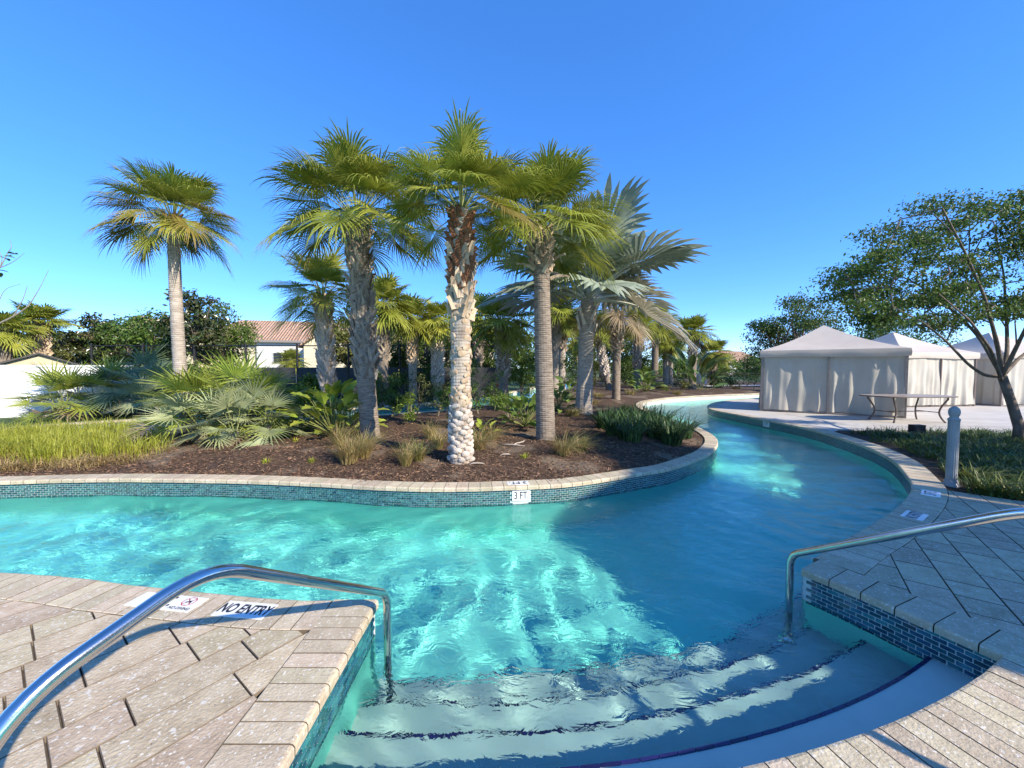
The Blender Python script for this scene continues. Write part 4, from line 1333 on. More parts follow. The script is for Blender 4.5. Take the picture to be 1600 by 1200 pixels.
# P6 behind it
d = 18.5
palm('palm with spiky dark boots and smooth lower trunk behind the silver palm', X(963, d), d, 4.25, 0.19, 0.20, n=34, scale=1.25, seed=6, boots=[(2.3, 4.2, 'short', 'boot_tan', 0.018, .55, .35)], old=0.3, dry=0.2)
d = 19.3
palm('slender palm with bleached boots just right of the ringed palm', X(867, d), d, 4.3, 0.2, 0.19, n=28, scale=1.15, kind='far', seed=7, boots=[(2.6, 4.2, 'short', 'boot_white', 0.022, .4, .3)], mat='bark_pale')
d = 25
palm('slender palm half hidden behind the bleached-boot palm', X(878, d), d, 4.6, 0.24, 0.22, n=28, scale=1.25, kind='far', seed=8, boots=[(2.7, 4.5, 'short', 'boot_tan', 0.022, .4, .3)], mat='bark_pale')
d = 11.5
palm('short palm with shaggy cream boots left of the criss-cross palm', X(512, d), d, 3.65, 0.17, 0.18, n=36, scale=0.97, kind='stiff', seed=9, lean=(-.1, 0),
     boots=[(0.9, 3.3, 'long', 'boot_white', 0.018, .10, .4), (3.2, 3.65, 'short', 'boot_tan', 0.016, .2, .2)], mat='boot_tan', single=True)
d = 18.9
palm('palm with orange-topped trunk just left of the nearest palm, nearer the fence gap', X(645, d), d, 3.95, 0.19, 0.21, n=30, scale=1.05, kind='far', seed=10, z0=-.07, boots=[(1.8, 3.9, 'short', 'boot_tan', 0.02, .22, .3)], mat='bark_pale')
d = 19.6
palm('palm with feathered cream boots close behind the nearest palm trunk', X(684, d), d, 4.0, 0.23, 0.24, n=30, scale=1.1, kind='far', seed=11, z0=-.07, boots=[(0.8, 3.8, 'short', 'boot_white', 0.016, .25, .35)], mat='boot_tan')
d = 16.5
palm('dark shaded palm between the nearest palm and the ringed palm', X(788, d), d, 3.45, 0.2, 0.21, n=32, scale=1.15, kind='far', seed=12, boots=[(1.2, 3.4, 'short', 'boot_grey', 0.018, .4, .3)], lean=(-.1, 0))
d = 29.5
palm('palm left of the pale broad-leaved plant by the far path', X(995, d), d, 4.85, 0.24, 0.25, n=28, scale=1.15, kind='far', seed=13, boots=[(1.5, 4.7, 'short', 'boot_tan', 0.022, .3, .3)])
d = 33
palm('tallest palm of the cluster by the black picket fence', X(1023, d), d, 5.3, 0.3, 0.27, n=30, scale=1.45, kind='far', seed=14, boots=[(3.6, 5.2, 'short', 'boot_white', 0.02, .4, .3)])
d = 36.5
palm('smooth-trunked palm right of the tallest one at the picket fence', X(1040, d), d, 3.9, 0.26, 0.24, n=26, scale=1.4, kind='far', seed=15, boots=[(2.9, 3.8, 'short', 'boot_tan', 0.03, .4, .3)], mat='bark_pale')
palm('smooth twin-trunked looking palm farther right at the picket fence', X(1047, 36.9), 36.9, 3.6, 0.26, 0.24, n=26, scale=1.35, kind='far', seed=16, boots=[(2.7, 3.5, 'short', 'boot_tan', 0.03, .4, .3)], mat='bark_pale')
d = 27
palm('rounded palm above the bird of paradise at the river bend', X(1082, d), d, 3.9, 0.24, 0.25, n=36, scale=1.15, kind='far', seed=17, boots=[(2.0, 3.8, 'short', 'boot_white', 0.02, .3, .3)], dry=0.1)
d = 33.5
palm('low dark palm at the right end of the far palm cluster', X(1114, d), d, 2.7, 0.24, 0.24, n=28, scale=1.2, kind='far', seed=18, boots=[(1.0, 2.6, 'short', 'boot_grey', 0.03, .4, .3)])
d = 22
palm('palm with a thick orange boot trunk above the shed gable', X(66, d), d, 4.15, 0.26, 0.32, n=34, scale=1.1, kind='far', seed=19, z0=-.07, pmin=2, boots=[(1.2, 4.1, 'short', 'boot_tan', 0.014, .25, .3)])
palm('palm crown at the far left edge behind the bare branches', X(8, 20), 20, 3.55, 0.3, 0.3, n=30, scale=1.0, kind='far', seed=20, z0=-.07)
d = 31
palm('small palm growing against the white porch wall of the house', X(455, d), d, 2.1, 0.2, 0.22, n=26, scale=0.95, kind='far', seed=21, z0=-.07, boots=[(0.3, 2.0, 'short', 'boot_tan', 0.03, .3, .3)])
d = 26
palm('palm with a leaning whitish trunk left of the spiky-boot palm', X(952, d), d, 4.1, 0.2, 0.22, n=26, scale=1.1, kind='far', seed=22, lean=(-0.95, 0), boots=[(0.9, 4.0, 'short', 'boot_white', 0.02, .3, .3)])
d = 17.2
palm('palm crown showing just right of the criss-cross trunk', X(600, d), d, 4.4, 0.2, 0.2, n=32, scale=1.1, kind='far', seed=23, z0=-.07, boots=[(2.0, 4.3, 'short', 'boot_grey', 0.02, .3, .3)])
d = 24
palm('pale green palm crown between the nearest palm and the dark palm', X(748, d), d, 4.7, 0.22, 0.22, n=30, scale=1.3, kind='far', seed=24, z0=-.07, boots=[(2.0, 4.6, 'short', 'boot_grey', 0.03, .3, .3)])
d = 34
palm('bright green palm behind the slender twins', X(897, d), d, 3.9, 0.25, 0.25, n=30, scale=1.5, kind='far', seed=25, boots=[(1.5, 3.8, 'short', 'boot_tan', 0.03, .3, .3)])
d = 40
palm('distant palm between the leaning and the spiky-boot palm', X(940, d), d, 5.2, 0.3, 0.28, n=28, scale=1.6, kind='far', seed=26, boots=[(2, 5.1, 'short', 'boot_tan', 0.04, .3, .3)])
# palms added out of view to stripe the light on the right-hand deck
for (s_, n_, h_, lab) in ((8.5, 7.35, 6.2, 'unseen palm added to stripe the light, nearest the planting bed'), (10.5, 6.95, 6.8, 'unseen palm added to stripe the light, nearest the added building')):
    q = sn(s_, n_)
    palm(lab, q.x, q.y, h_, 0.2, 0.17, n=26, scale=1.1, kind='far', seed=int(s_ * 3), z0=-.03, group='unseen palms added to stripe the deck light')

# ------------------------------------------------------------------ saw palmettos
M['palmetto'] = leafmat('palmetto_leaf', (0.17, 0.22, 0.035), (0.27, 0.32, 0.05), (0.38, 0.41, 0.085))
M['palmetto_silver'] = leafmat('palmetto_silver_leaf', (0.22, 0.26, 0.13), (0.34, 0.38, 0.19), (0.48, 0.50, 0.28))
M['palmetto_blue'] = leafmat('palmetto_blue_leaf', (0.12, 0.185, 0.10), (0.20, 0.27, 0.155), (0.31, 0.37, 0.23))
M['palmetto_dry'] = leafmat('palmetto_dry_leaf', (0.20, 0.14, 0.08), (0.32, 0.24, 0.15), (0.45, 0.36, 0.24))
def palmetto(label, x, y, n, scale, leaf, seed, z0=None, pmin=-14, dry=0.1, rise=0.0):
    z0 = GZ(x, y) if z0 is None else z0
    e = empty('saw_palmetto', (x, y, z0), label, 'palmetto', 'saw palmettos')
    rnd = random.Random(seed)
    mb = MB(); mb.tube([(-.15, 0, 0.02), (-.02, .02, .08), (.03, 0, .18 + rise)], [.06, .08, .05], 8); mb.build('stem', M['boot_grey'], e)
    n = int(n * .8)
    for i in range(n):
        u = (i + .5) / n
        pitch = 84 - (84 - pmin) * u + rnd.uniform(-8, 8)
        pc = min(PITCHES, key=lambda q: abs(q - pitch))
        lm = 'palmetto_dry' if u > 1 - dry and rnd.random() < .7 else leaf
        o = obj('frond', frond_mesh('palmetto', pc, rnd.randrange(3), lm, 'petiole', **KW['palmetto']), e, (rnd.uniform(-.12, .12), rnd.uniform(-.12, .12), 0.1 + rise + rnd.uniform(0, .12)))
        s = scale * rnd.uniform(.8, 1.2)
        o.rotation_euler = (rnd.uniform(-.4, .4), rnd.uniform(-.25, .25), i * 2.39996 + rnd.uniform(-.3, .3)); o.scale = (s, s, s)
pl_ = [(300, 690, 22, 1.15, 'palmetto', 'yellow-green saw palmetto at the foot of the tall smooth palm', .25), (340, 684, 26, 1.3, 'palmetto', 'tall yellow-green saw palmetto in the middle of the left clump', .35),
       (392, 683, 24, 1.25, 'palmetto', 'upright yellow-green saw palmetto right of the tall clump', .3), (318, 698, 20, 1.0, 'palmetto_silver', 'silvery saw palmetto at the front left of the clump', .05),
       (368, 699, 20, 0.95, 'palmetto_silver', 'silvery saw palmetto at the front of the clump', .05), (418, 690, 22, 1.0, 'palmetto_silver', 'silvery saw palmetto at the right end of the clump', .1),
       (405, 675, 20, 1.05, 'palmetto_blue', 'blue-green saw palmetto at the back right of the clump', .25)]
for i, (px, py, n, s, lf, lab, rise) in enumerate(pl_):
    x, y = P(px, py, 0.05); palmetto(lab, x, y, n, s, lf, 100 + i, rise=rise)
pl_ = [(95, 655, 24, 1.35, 'palmetto', 'saw palmetto nearest the white wall at left', .2), (150, 651, 26, 1.5, 'palmetto', 'broad green saw palmetto in front of the white wall', .3),
       (185, 648, 22, 1.3, 'palmetto_blue', 'dark green saw palmetto behind the wide-leaved one', .5), (215, 648, 26, 1.6, 'palmetto_blue', 'tall blue-green saw palmetto left of the smooth palm', .6),
       (245, 649, 22, 1.4, 'palmetto_silver', 'pale saw palmetto across the channel beside the smooth palm', .2), (128, 646, 22, 1.4, 'palmetto_blue', 'dark saw palmetto at the back against the white wall', .4)]
for i, (px, py, n, s, lf, lab, rise) in enumerate(pl_):
    x, y = P(px, py, -0.05); palmetto(lab, x, y, n, s, lf, 120 + i, z0=-.06, rise=rise)

# ------------------------------------------------------------------ grasses
def blades(n, h, spread, base, wid, droop, seed, upright=0.5, hvar=0.35):
    r = np.random.default_rng(seed)
    a = r.uniform(0, 2 * np.pi, n); b = np.sqrt(r.random(n)) * base
    bx_, by_ = b * np.cos(a), b * np.sin(a)
    az = a + r.normal(0, .7, n)
    L = h * (1 - hvar * 1.7 * r.random(n) ** 1.5); out = spread * (0.15 + r.random(n)) * L
    dr = droop * r.random(n) * L
    ts = np.array([0, .3, .6, .85, 1.0])
    tx_, ty_ = -np.sin(az), np.cos(az)
    v = np.zeros((n, 10, 3))
    for j, t in enumerate(ts):
        rad = out * t ** 1.6
        z = L * (t - 0.12 * t * t) - dr * t ** 2.5
        w = wid * (1 - t ** 2) * .5 + .0006
        cxx, cyy = bx_ + np.cos(az) * rad, by_ + np.sin(az) * rad
        v[:, 2 * j] = np.stack([cxx - tx_ * w, cyy - ty_ * w, z], -1)
        v[:, 2 * j + 1] = np.stack([cxx + tx_ * w, cyy + ty_ * w, z + w * .5], -1)
    k = np.arange(n)[:, None, None] * 10
    f = np.array([[0, 1, 3, 2], [2, 3, 5, 4], [4, 5, 7, 6], [6, 7, 9, 8]])[None] + k
    return v.reshape(-1, 3), f.reshape(-1, 4)
def grass(name, label, x, y, mats, n, h, spread, base, wid, droop, seed, group, cat='grass', z0=None):
    z0 = GZ(x, y) - .01 if z0 is None else z0
    v, f = blades(n, h, spread, base, wid, droop, seed)
    if len(mats) == 1:
        o = obj(name, mesh(name, v, f, M[mats[0]]), None, (x, y, z0)); return tag(o, label, cat, group)
    e = empty(name, (x, y, z0), label, cat, group)
    for i, (mt, nm, fr, hh) in enumerate(mats):
        v, f = blades(int(n * fr), h * hh, spread, base, wid, droop, seed + i * 50)
        obj(nm, mesh(nm, v, f, M[mt]), e)
    return e
M['straw'] = leafmat('straw_blade', (0.26, 0.18, 0.07), (0.40, 0.29, 0.12), (0.52, 0.40, 0.19), objr=.1, isl=.3, transl=.25)
M['grass_green'] = leafmat('green_blade', (0.11, 0.13, 0.03), (0.17, 0.19, 0.045), (0.25, 0.25, 0.07), objr=.1, isl=.3)
M['grass_yellow'] = leafmat('yellow_blade', (0.23, 0.25, 0.03), (0.36, 0.37, 0.045), (0.47, 0.45, 0.08), objr=.1, isl=.3, transl=.35)
M['strap'] = leafmat('strap_leaf', (0.03, 0.065, 0.018), (0.055, 0.105, 0.03), (0.10, 0.165, 0.05), objr=.1, isl=.35, transl=.15)
MU = [('straw', 'dry_blades', .72, 1.0), ('grass_green', 'green_blades', .28, 1.05)]
gl = [(545, 722, 520, .58, .20, 'straw-coloured grass clump at the foot of the criss-cross palm'), (568, 716, 380, .62, .16, 'green-tipped grass clump touching the criss-cross palm'),
      (634, 724, 300, .52, .13, 'upright straw grass clump left of the nearest palm'), (655, 720, 260, .5, .12, 'small straw grass clump beside the upright one'),
      (684, 706, 280, .48, .14, 'low straw grass close behind the nearest palm base'), (748, 704, 520, .55, .17, 'golden grass clump right of the nearest palm'),
      (770, 690, 330, .5, .17, 'loose golden grass behind the pale litter'), (880, 712, 480, .55, .17, 'arching straw grass at the foot of the ringed palm'),
      (905, 706, 400, .5, .17, 'arching dry grass right of the ringed palm'), (672, 690, 260, .5, .14, 'thin dry grass behind the nearest palm'), (530, 700, 240, .55, .14, 'dark green grass tuft left of the straw clump')]
for i, (px, py, n, h, b, lab) in enumerate(gl):
    x, y = P(px, py, .06)
    grass('grass_clump', lab, x, y, MU if i % 5 != 3 else [('grass_green', 'green_blades', .6, 1.0), ('straw', 'dry_blades', .4, .8)], n, h, 1.15 if i in (7, 8, 5, 6) else 1.0, b * .6, .0042, .8 if i in (7, 8, 5, 6) else .3, 300 + i, 'ornamental grass clumps on the island')
for i, (px, py, h, lab) in enumerate(((935, 622, .45, 'tan grass tuft left of the spiky-boot palm foot'), (985, 618, .5, 'tan grass tuft right of the spiky-boot palm foot'), (1040, 611, .6, 'tan grass tuft under the tallest far palm'),
                                      (1058, 616, .45, 'small tan tuft at the far bend near the coping'), (925, 634, .4, 'dry tuft just right of the silver palm foot'), (978, 640, .4, 'dry tuft alone on the mulch beside the inner bend'),
                                      (895, 652, .4, 'dry tuft left of the silver palm foot'), (1150, 609, .5, 'tan grass tuft on the far bank near the cabana'))):
    x, y = P(px, py, .05)
    grass('grass_tuft', lab, x, y, [('straw', 'dry_blades', .7, 1.0), ('grass_green', 'green_blades', .5, .9)], 220, h, 1.1, h * .5, .009, .5, 350 + i, 'dry tufts on the far mulch')
# dark strap-leaved clumps at the island tip
sl_ = [(945, 672, 90), (975, 668, 90), (1000, 676, 90), (1025, 684, 90), (1050, 690, 80), (1000, 662, 80), (1030, 668, 80), (960, 684, 70), (1065, 680, 70), (985, 692, 60)]
nm_ = ['leftmost strap-leaved clump under the silver palm', 'strap-leaved clump in front of the silver palm', 'strap-leaved clump in the middle of the island tip', 'strap-leaved clump nearer the water at the tip', 'strap-leaved clump nearest the right coping',
       'strap-leaved clump at the back of the island tip', 'strap-leaved clump behind the middle one at the tip', 'low strap-leaved clump at the front left of the tip', 'strap-leaved clump leaning over the right coping', 'small strap-leaved clump alone on dark mulch']
for i, (px, py, n) in enumerate(sl_):
    x, y = P(px, py, .06)
    grass('strap_leaf_clump', nm_[i], x, y, ['strap'], int(n * 2.2), .78, .85, .2, .026, .6, 400 + i, 'strap-leaved clumps at the island tip', 'plant')
# yellow-green grass bed on the left
gv, gf, k = [], [], 0
r_ = np.random.default_rng(9)
tv, tf, tm_ = [], [], []
for i in range(330):
    px = r_.uniform(-60, 250); py = r_.uniform(672, 722) - max(0, (px - 150)) * .12
    x, y = P(px, py, .06)
    if not inside(np.array([x]), np.array([y]), IS)[0] or edge_dist(np.array([x]), np.array([y]))[0] < .3: continue
    z = GZ(x, y)
    v, f = blades(26, .42, .5, .16, .009, .35, 1000 + i)
    tv.append(v + np.array([x, y, z])); tf.append(f + k); k += len(v)
gb = obj('yellow_grass', mesh('yellow_grass', np.concatenate(tv), np.concatenate(tf), M['grass_yellow']))
tag(gb, 'mass of low yellow-green grass along the left of the island', 'grass', kind='stuff')
tv, tf, k = [], [], 0
for i in range(230):
    px = r_.uniform(-60, 262); py = r_.uniform(700, 729) - max(0, (px - 130)) * .14
    x, y = P(px, py, .06)
    if not inside(np.array([x]), np.array([y]), IS)[0] or edge_dist(np.array([x]), np.array([y]))[0] < .3: continue
    v, f = blades(24, .2, 1.4, .16, .007, .9, 2000 + i)
    tv.append(v + np.array([x, y, GZ(x, y)])); tf.append(f + k); k += len(v)
gb = obj('dry_grass', mesh('dry_grass', np.concatenate(tv), np.concatenate(tf), M['straw']))
tag(gb, 'dry straw thatch below the yellow-green grass', 'grass', kind='stuff')
# ground cover in the right-hand bed
M['cover'] = leafmat('ground_cover_leaf', (0.045, 0.085, 0.02), (0.085, 0.135, 0.03), (0.14, 0.19, 0.05), objr=.1, isl=.35)
tv, tf, k = [], [], 0
BP = np.array(bedpoly)
bed_n = 0
for i in range(1500):
    px = r_.uniform(1335, 1680); py = r_.uniform(672, 775)
    x, y = P(px, py, 0)
    if not inside(np.array([x]), np.array([y]), BP)[0]: continue
    t = A5.nearest((x, y)); dd = np.linalg.norm(A5.at(t) - np.array([x, y]))
    if dd < .55 or (dd < 1.0 and r_.random() < .6) or (x - bx) ** 2 + (y - by) ** 2 < .03 or r_.random() < .25: continue
    if r_.random() > min(1, (y / 7.0) ** 1.2): continue
    v, f = blades(20, .26, 1.2, .14, .014, .75, 3000 + i)
    tv.append(v + np.array([x, y, -.03])); tf.append(f + k); k += len(v)
gb = obj('ground_cover', mesh('ground_cover', np.concatenate(tv), np.concatenate(tf), M['cover']))
tag(gb, 'grassy green ground cover filling the right-hand planting bed', 'ground cover', kind='stuff')
for i, (px, py, lab) in enumerate(((1545, 768, 'bright strap-leaved tuft right of the bollard at the bed edge'), (1590, 775, 'strap-leaved tuft at the right picture edge by the pavers'), (1520, 748, 'small grass tuft directly behind the bollard'))):
    x, y = P(px, py, 0)
    grass('strap_leaf_clump', lab, x, y, ['grass_green'], 90, .36, 1.15, .12, .02, .6, 480 + i, 'tufts beside the bollard', 'plant', z0=-.03)

# ------------------------------------------------------------------ shrubs and trees
def leaf_cloud(n, clumps, crad, size, seed, flat=.6, aspect=.5, jitter=.35):
    r = np.random.default_rng(seed)
    C_ = np.array(clumps)[r.integers(0, len(clumps), n)]
    dirs = r.normal(size=(n, 3)); dirs /= np.linalg.norm(dirs, axis=1, keepdims=True)
    rad = (0.35 + 0.65 * r.random(n)) if True else 1
    crad_ = crad if np.isscalar(crad) else np.array(crad)[r.integers(0, len(crad), n)]
    c = C_ + dirs * (rad * crad_)[:, None] * np.array([1, 1, flat])
    a = r.normal(size=(n, 3)) + np.array([0, 0, -.25]) + dirs * .6; a /= np.linalg.norm(a, axis=1, keepdims=True)
    nrm = r.normal(size=(n, 3)) * .8 + np.array([0, 0, 1.0]) + dirs * .3
    s = np.cross(a, nrm); s /= np.linalg.norm(s, axis=1, keepdims=True) + 1e-9
    up = np.cross(s, a)
    L = size * (1 - jitter + 2 * jitter * r.random(n))[:, None]
    v = np.stack([c - a * L / 2, c + s * L * aspect / 2 + up * L * .08, c + a * L / 2 - up * L * .1, c - s * L * aspect / 2 + up * L * .08], 1)
    f = (np.arange(n)[:, None, None] * 4 + np.array([[0, 1, 2], [0, 2, 3]])[None])
    return v.reshape(-1, 3), f.reshape(-1, 3)

M['bark'] = nmat('tree_bark', [(0.3, (0.10, 0.075, 0.055)), (0.7, (0.22, 0.175, 0.135))], 10, 7, 0.95, 0.6, 30, stretch=(1, 1, .4))
M['bark_light'] = nmat('light_bark', [(0.3, (0.20, 0.16, 0.12)), (0.7, (0.36, 0.30, 0.23))], 10, 7, 0.9, 0.5, 30, stretch=(1, 1, .4))
M['leaf_dark'] = leafmat('dark_leaf', (0.03, 0.06, 0.012), (0.055, 0.098, 0.02), (0.095, 0.145, 0.035), objr=.15, isl=.4, transl=.2, spec=.45)
M['leaf_mid'] = leafmat('mid_leaf', (0.055, 0.095, 0.016), (0.095, 0.15, 0.025), (0.15, 0.21, 0.042), objr=.15, isl=.4, transl=.25)
M['leaf_bright'] = leafmat('bright_leaf', (0.08, 0.14, 0.015), (0.135, 0.21, 0.028), (0.21, 0.29, 0.05), objr=.15, isl=.35, transl=.3)
M['leaf_olive'] = leafmat('olive_leaf', (0.085, 0.105, 0.022), (0.145, 0.16, 0.04), (0.22, 0.215, 0.07), objr=.15, isl=.4, transl=.25)
M['leaf_tree'] = leafmat('tree_leaf', (0.065, 0.105, 0.018), (0.11, 0.16, 0.03), (0.17, 0.22, 0.05), objr=.1, isl=.45, transl=.3)
M['leaf_magnolia'] = leafmat('magnolia_leaf', (0.03, 0.05, 0.012), (0.055, 0.075, 0.02), (0.15, 0.10, 0.05), objr=.1, isl=.5, transl=.1, spec=.6, rough=.3)

def broad(name, label, x, y, h, rx, rz, n, size, leafm, seed, cat='tree', z0=-.07, trunk=.12, nclump=34, crad=.42, bottom=None, bark='bark', group='broad-leaved trees behind the river', flat=.65, ry=None, aspect=.5):
    e = empty(name, (x, y, z0), label, cat, group)
    rnd = random.Random(seed)
    zc = h - rz
    cl = []
    while len(cl) < nclump:
        q = Vector((rnd.uniform(-1, 1), rnd.uniform(-1, 1), rnd.uniform(-1, 1)))
        if .35 < q.length < 1:
            p = Vector((q.x * rx * .82, q.y * (ry or rx) * .82, zc + q.z * rz * .85))
            if bottom is None or p.z > bottom: cl.append(p)
    mb = MB()
    fork = Vector((rnd.uniform(-.1, .1), rnd.uniform(-.1, .1), max(.15, (zc - rz) + .35 * rz)))
    mb.tube([(0, 0, -.05), (fork.x * .4, fork.y * .4, fork.z * .5), fork], [trunk * 1.25, trunk, trunk * .85], 9)
    for c in cl[:int(nclump * .7)]:
        m1 = fork.lerp(c, .45) + Vector((rnd.uniform(-.15, .15) * rx, rnd.uniform(-.15, .15) * rx, .05 * rz))
        mb.tube([fork - Vector((0, 0, .08)), m1, c], [trunk * .42, trunk * .25, trunk * .07], 5, False)
    mb.build('trunk', M[bark], e, True)
    v, f = leaf_cloud(n, [tuple(c) for c in cl], crad * rx * (.7 + .5 * np.random.default_rng(seed).random(8)), size, seed, flat, aspect)
    obj('crown', mesh('crown', v, f, M[leafm]), e)
    return e

G = [  # px, depth, height, rx, rz, leaves, size, mat, label
    (20, 27, 5.2, 3.0, 2.4, 5200, .2, 'leaf_mid', 'dense green tree at the far left behind the shed'),
    (105, 27, 4.1, 1.7, 1.5, 2600, .18, 'leaf_olive', 'olive-green small tree right of the shed gable'),
    (150, 24, 5.0, 1.4, 1.9, 2600, .2, 'leaf_magnolia', 'pointed magnolia above the white wall'),
    (205, 25, 5.0, 2.0, 2.0, 4200, .18, 'leaf_mid', 'green tree left of the tall smooth palm'),
    (255, 23.5, 5.4, 1.9, 2.2, 4200, .18, 'leaf_mid', 'leafy tree directly behind the tall smooth palm'),
    (306, 21.5, 6.3, 1.35, 2.4, 1900, .2, 'leaf_magnolia', 'sparse magnolia rising right of the tall smooth palm'),
    (348, 24, 5.7, 1.9, 2.2, 4000, .15, 'leaf_mid', 'feathery oak covering the left part of the house'),
    (545, 23.5, 4.9, 1.9, 1.9, 3600, .17, 'leaf_olive', 'tree behind the short cream-booted palm'),
    (612, 23, 4.6, 1.7, 1.8, 3200, .17, 'leaf_mid', 'tree between the criss-cross palm and the nearest palm'),
    (672, 27, 4.9, 2.2, 1.9, 3400, .18, 'leaf_olive', 'olive tree behind the orange-topped palms'),
    (762, 26, 5.0, 1.8, 2.0, 3400, .18, 'leaf_mid', 'tree behind the dark shaded palm'),
    (815, 31, 5.6, 2.4, 2.3, 3600, .2, 'leaf_mid', 'green tree left of the ringed palm trunk'),
    (930, 36, 5.6, 2.6, 2.4, 3200, .2, 'leaf_olive', 'olive tree behind the leaning palm'),
    (978, 38, 5.2, 2.3, 2.2, 2800, .2, 'leaf_mid', 'tree behind the spiky-boot palm'),
    (1005, 46, 3.9, 2.2, 1.9, 2000, .22, 'leaf_bright', 'round bright green tree beyond the picket fence, left'),
    (1060, 47, 3.7, 2.0, 1.8, 2000, .22, 'leaf_bright', 'round bright green tree beyond the fence behind the far palms'),
    (1122, 45, 3.5, 2.2, 1.7, 2200, .22, 'leaf_bright', 'round bright green tree left of the distant house'),
    (1182, 60, 3.9, 3.0, 1.9, 2600, .25, 'leaf_mid', 'dark tree right of the distant house'),
]
for i, (px, d, h, rx, rz, n, s, lm, lab) in enumerate(G):
    broad('broadleaf_tree', lab, X(px, d), d, h * 1.04, rx * 1.12, rz * 1.05, int(n * 1.7), s * 1.08, lm, 500 + i, crad=.36, bottom=.3, nclump=44)
broad('oak_tree', 'spreading oak rising behind the nearest cabana', X(1240, 27), 27, 6.9, 3.3, 3.1, 13000, .17, 'leaf_mid', 560, nclump=70, crad=.28, trunk=.25, bottom=.8)
broad('oak_tree', 'oak showing above the second cabana roof', X(1390, 30), 30, 6.2, 3.6, 2.6, 6500, .17, 'leaf_mid', 561, nclump=46, crad=.3, trunk=.22, bottom=.8)
for i, (px, d, h, w, lab) in enumerate(((1160, 70, 1.6, 9, 'clipped hedge across the lawn below the distant house'), (1040, 62, 1.5, 9, 'clipped hedge across the lawn behind the far palms'))):
    broad('hedge', lab, X(px, d), d, h, w, .8, 5000, .22, 'leaf_mid', 570 + i, cat='hedge', nclump=60, crad=.09, ry=1.2, group='hedges across the lawn', bottom=.05)
tl = np.random.default_rng(12)
cl = [(x, 150 + 25 * math.sin(x * .05), 1.5 + 2.5 * tl.random()) for x in np.arange(-220, 260, 3.0)] + [(x, 152, 1.2) for x in np.arange(-220, 260, 4.0)]
v, f = leaf_cloud(26000, cl, 3.2, .8, 13, .75)
tag(obj('distant_wood', mesh('distant_wood', v, f, M['leaf_mid'])), 'distant belt of trees along the horizon', 'trees', kind='stuff')

# shrubs: px, py(base), ground level island / far, h, rx, leaves, size, mat
S = [(487, 655, 1.5, .62, 1700, .10, 'leaf_bright', 'glossy round-leaved shrub right of the saw palmettos'), (508, 668, .7, .4, 600, .08, 'leaf_mid', 'low green shrub below the glossy round-leaved one'),
     (652, 648, 1.6, .45, 620, .07, 'leaf_olive', 'thin twiggy hibiscus left of the nearest palm'), (684, 655, 1.5, .42, 560, .065, 'leaf_olive', 'bare-stemmed shrub touching the nearest palm'),
     (747, 650, 1.7, .55, 900, .07, 'leaf_bright', 'leafy hibiscus right of the nearest palm'), (772, 645, 1.6, .5, 800, .07, 'leaf_bright', 'hibiscus shrub carrying a red flower'),
     (815, 629, 2.3, .85, 2200, .09, 'leaf_bright', 'rounded bright shrub left of the ringed palm'), (600, 630, 1.7, .7, 1100, .11, 'leaf_bright', 'broad-leaved shrub right of the criss-cross palm'),
     (470, 662, 1.0, .5, 1000, .09, 'leaf_bright', 'leafy shrub between the saw palmettos and the crotons'), (640, 668, .9, .42, 700, .07, 'leaf_bright', 'low leafy shrub left of the nearest palm on the mulch'),
     (705, 668, 1.2, .5, 800, .07, 'leaf_bright', 'leafy shrub close behind the nearest palm'), (790, 662, 1.0, .5, 900, .07, 'leaf_bright', 'low bright shrub between the hibiscus and the large-leaved plant'),
     (612, 655, .9, .45, 700, .08, 'leaf_mid', 'low shrub just right of the criss-cross trunk on the mulch'),
     (668, 622, 1.9, .9, 1200, .11, 'leaf_mid', 'round shrub across the back channel by the orange-topped palm'), (627, 624, 1.6, .8, 1000, .11, 'leaf_mid', 'dark shrub across the back channel left of the orange-topped palm'),
     (725, 618, 2.4, 1.2, 1600, .13, 'leaf_mid', 'dense shrub across the channel behind the nearest palm'), (885, 612, 2.6, 1.5, 1600, .16, 'leaf_dark', 'dark shrub behind the slender twin palms'),
     (935, 609, 2.6, 1.6, 1600, .16, 'leaf_olive', 'olive shrub left of the leaning palm'), (975, 604, 2.6, 1.8, 1500, .18, 'leaf_mid', 'shrub behind the spiky-boot palm'),
     (1178, 609, 1.9, 1.3, 520, .13, 'leaf_bright', 'thin yellow-green shrub left of the nearest cabana'), (1120, 608, 1.3, .85, 900, .14, 'leaf_dark', 'dark spiky shrub on the far bank of the bend'),
     (1143, 606, .9, .8, 600, .12, 'leaf_mid', 'low shrub on the far bank beside the spiky one'), (1065, 610, .7, .6, 400, .12, 'leaf_olive', 'low olive shrub under the bird of paradise'),
     (770, 612, 2.2, 1.1, 1300, .13, 'leaf_dark', 'dark shrub below the dark shaded palm'), (845, 608, 2.4, 1.2, 1300, .15, 'leaf_mid', 'shrub half hidden by the ringed palm')]
for i, (px, py, h, rx, n, s, lm, lab) in enumerate(S):
    x, y = P(px, py, 0.03)
    isl_ = inside(np.array([x]), np.array([y]), IS)[0]
    broad('shrub', lab, x, y, h, rx, h * .48, n, s, lm, 600 + i, cat='shrub', z0=GZ(x, y) if isl_ else -.07, trunk=.022, nclump=16, crad=.42, bottom=.12, bark='bark_light', group='shrubs along the back channel', flat=.8)
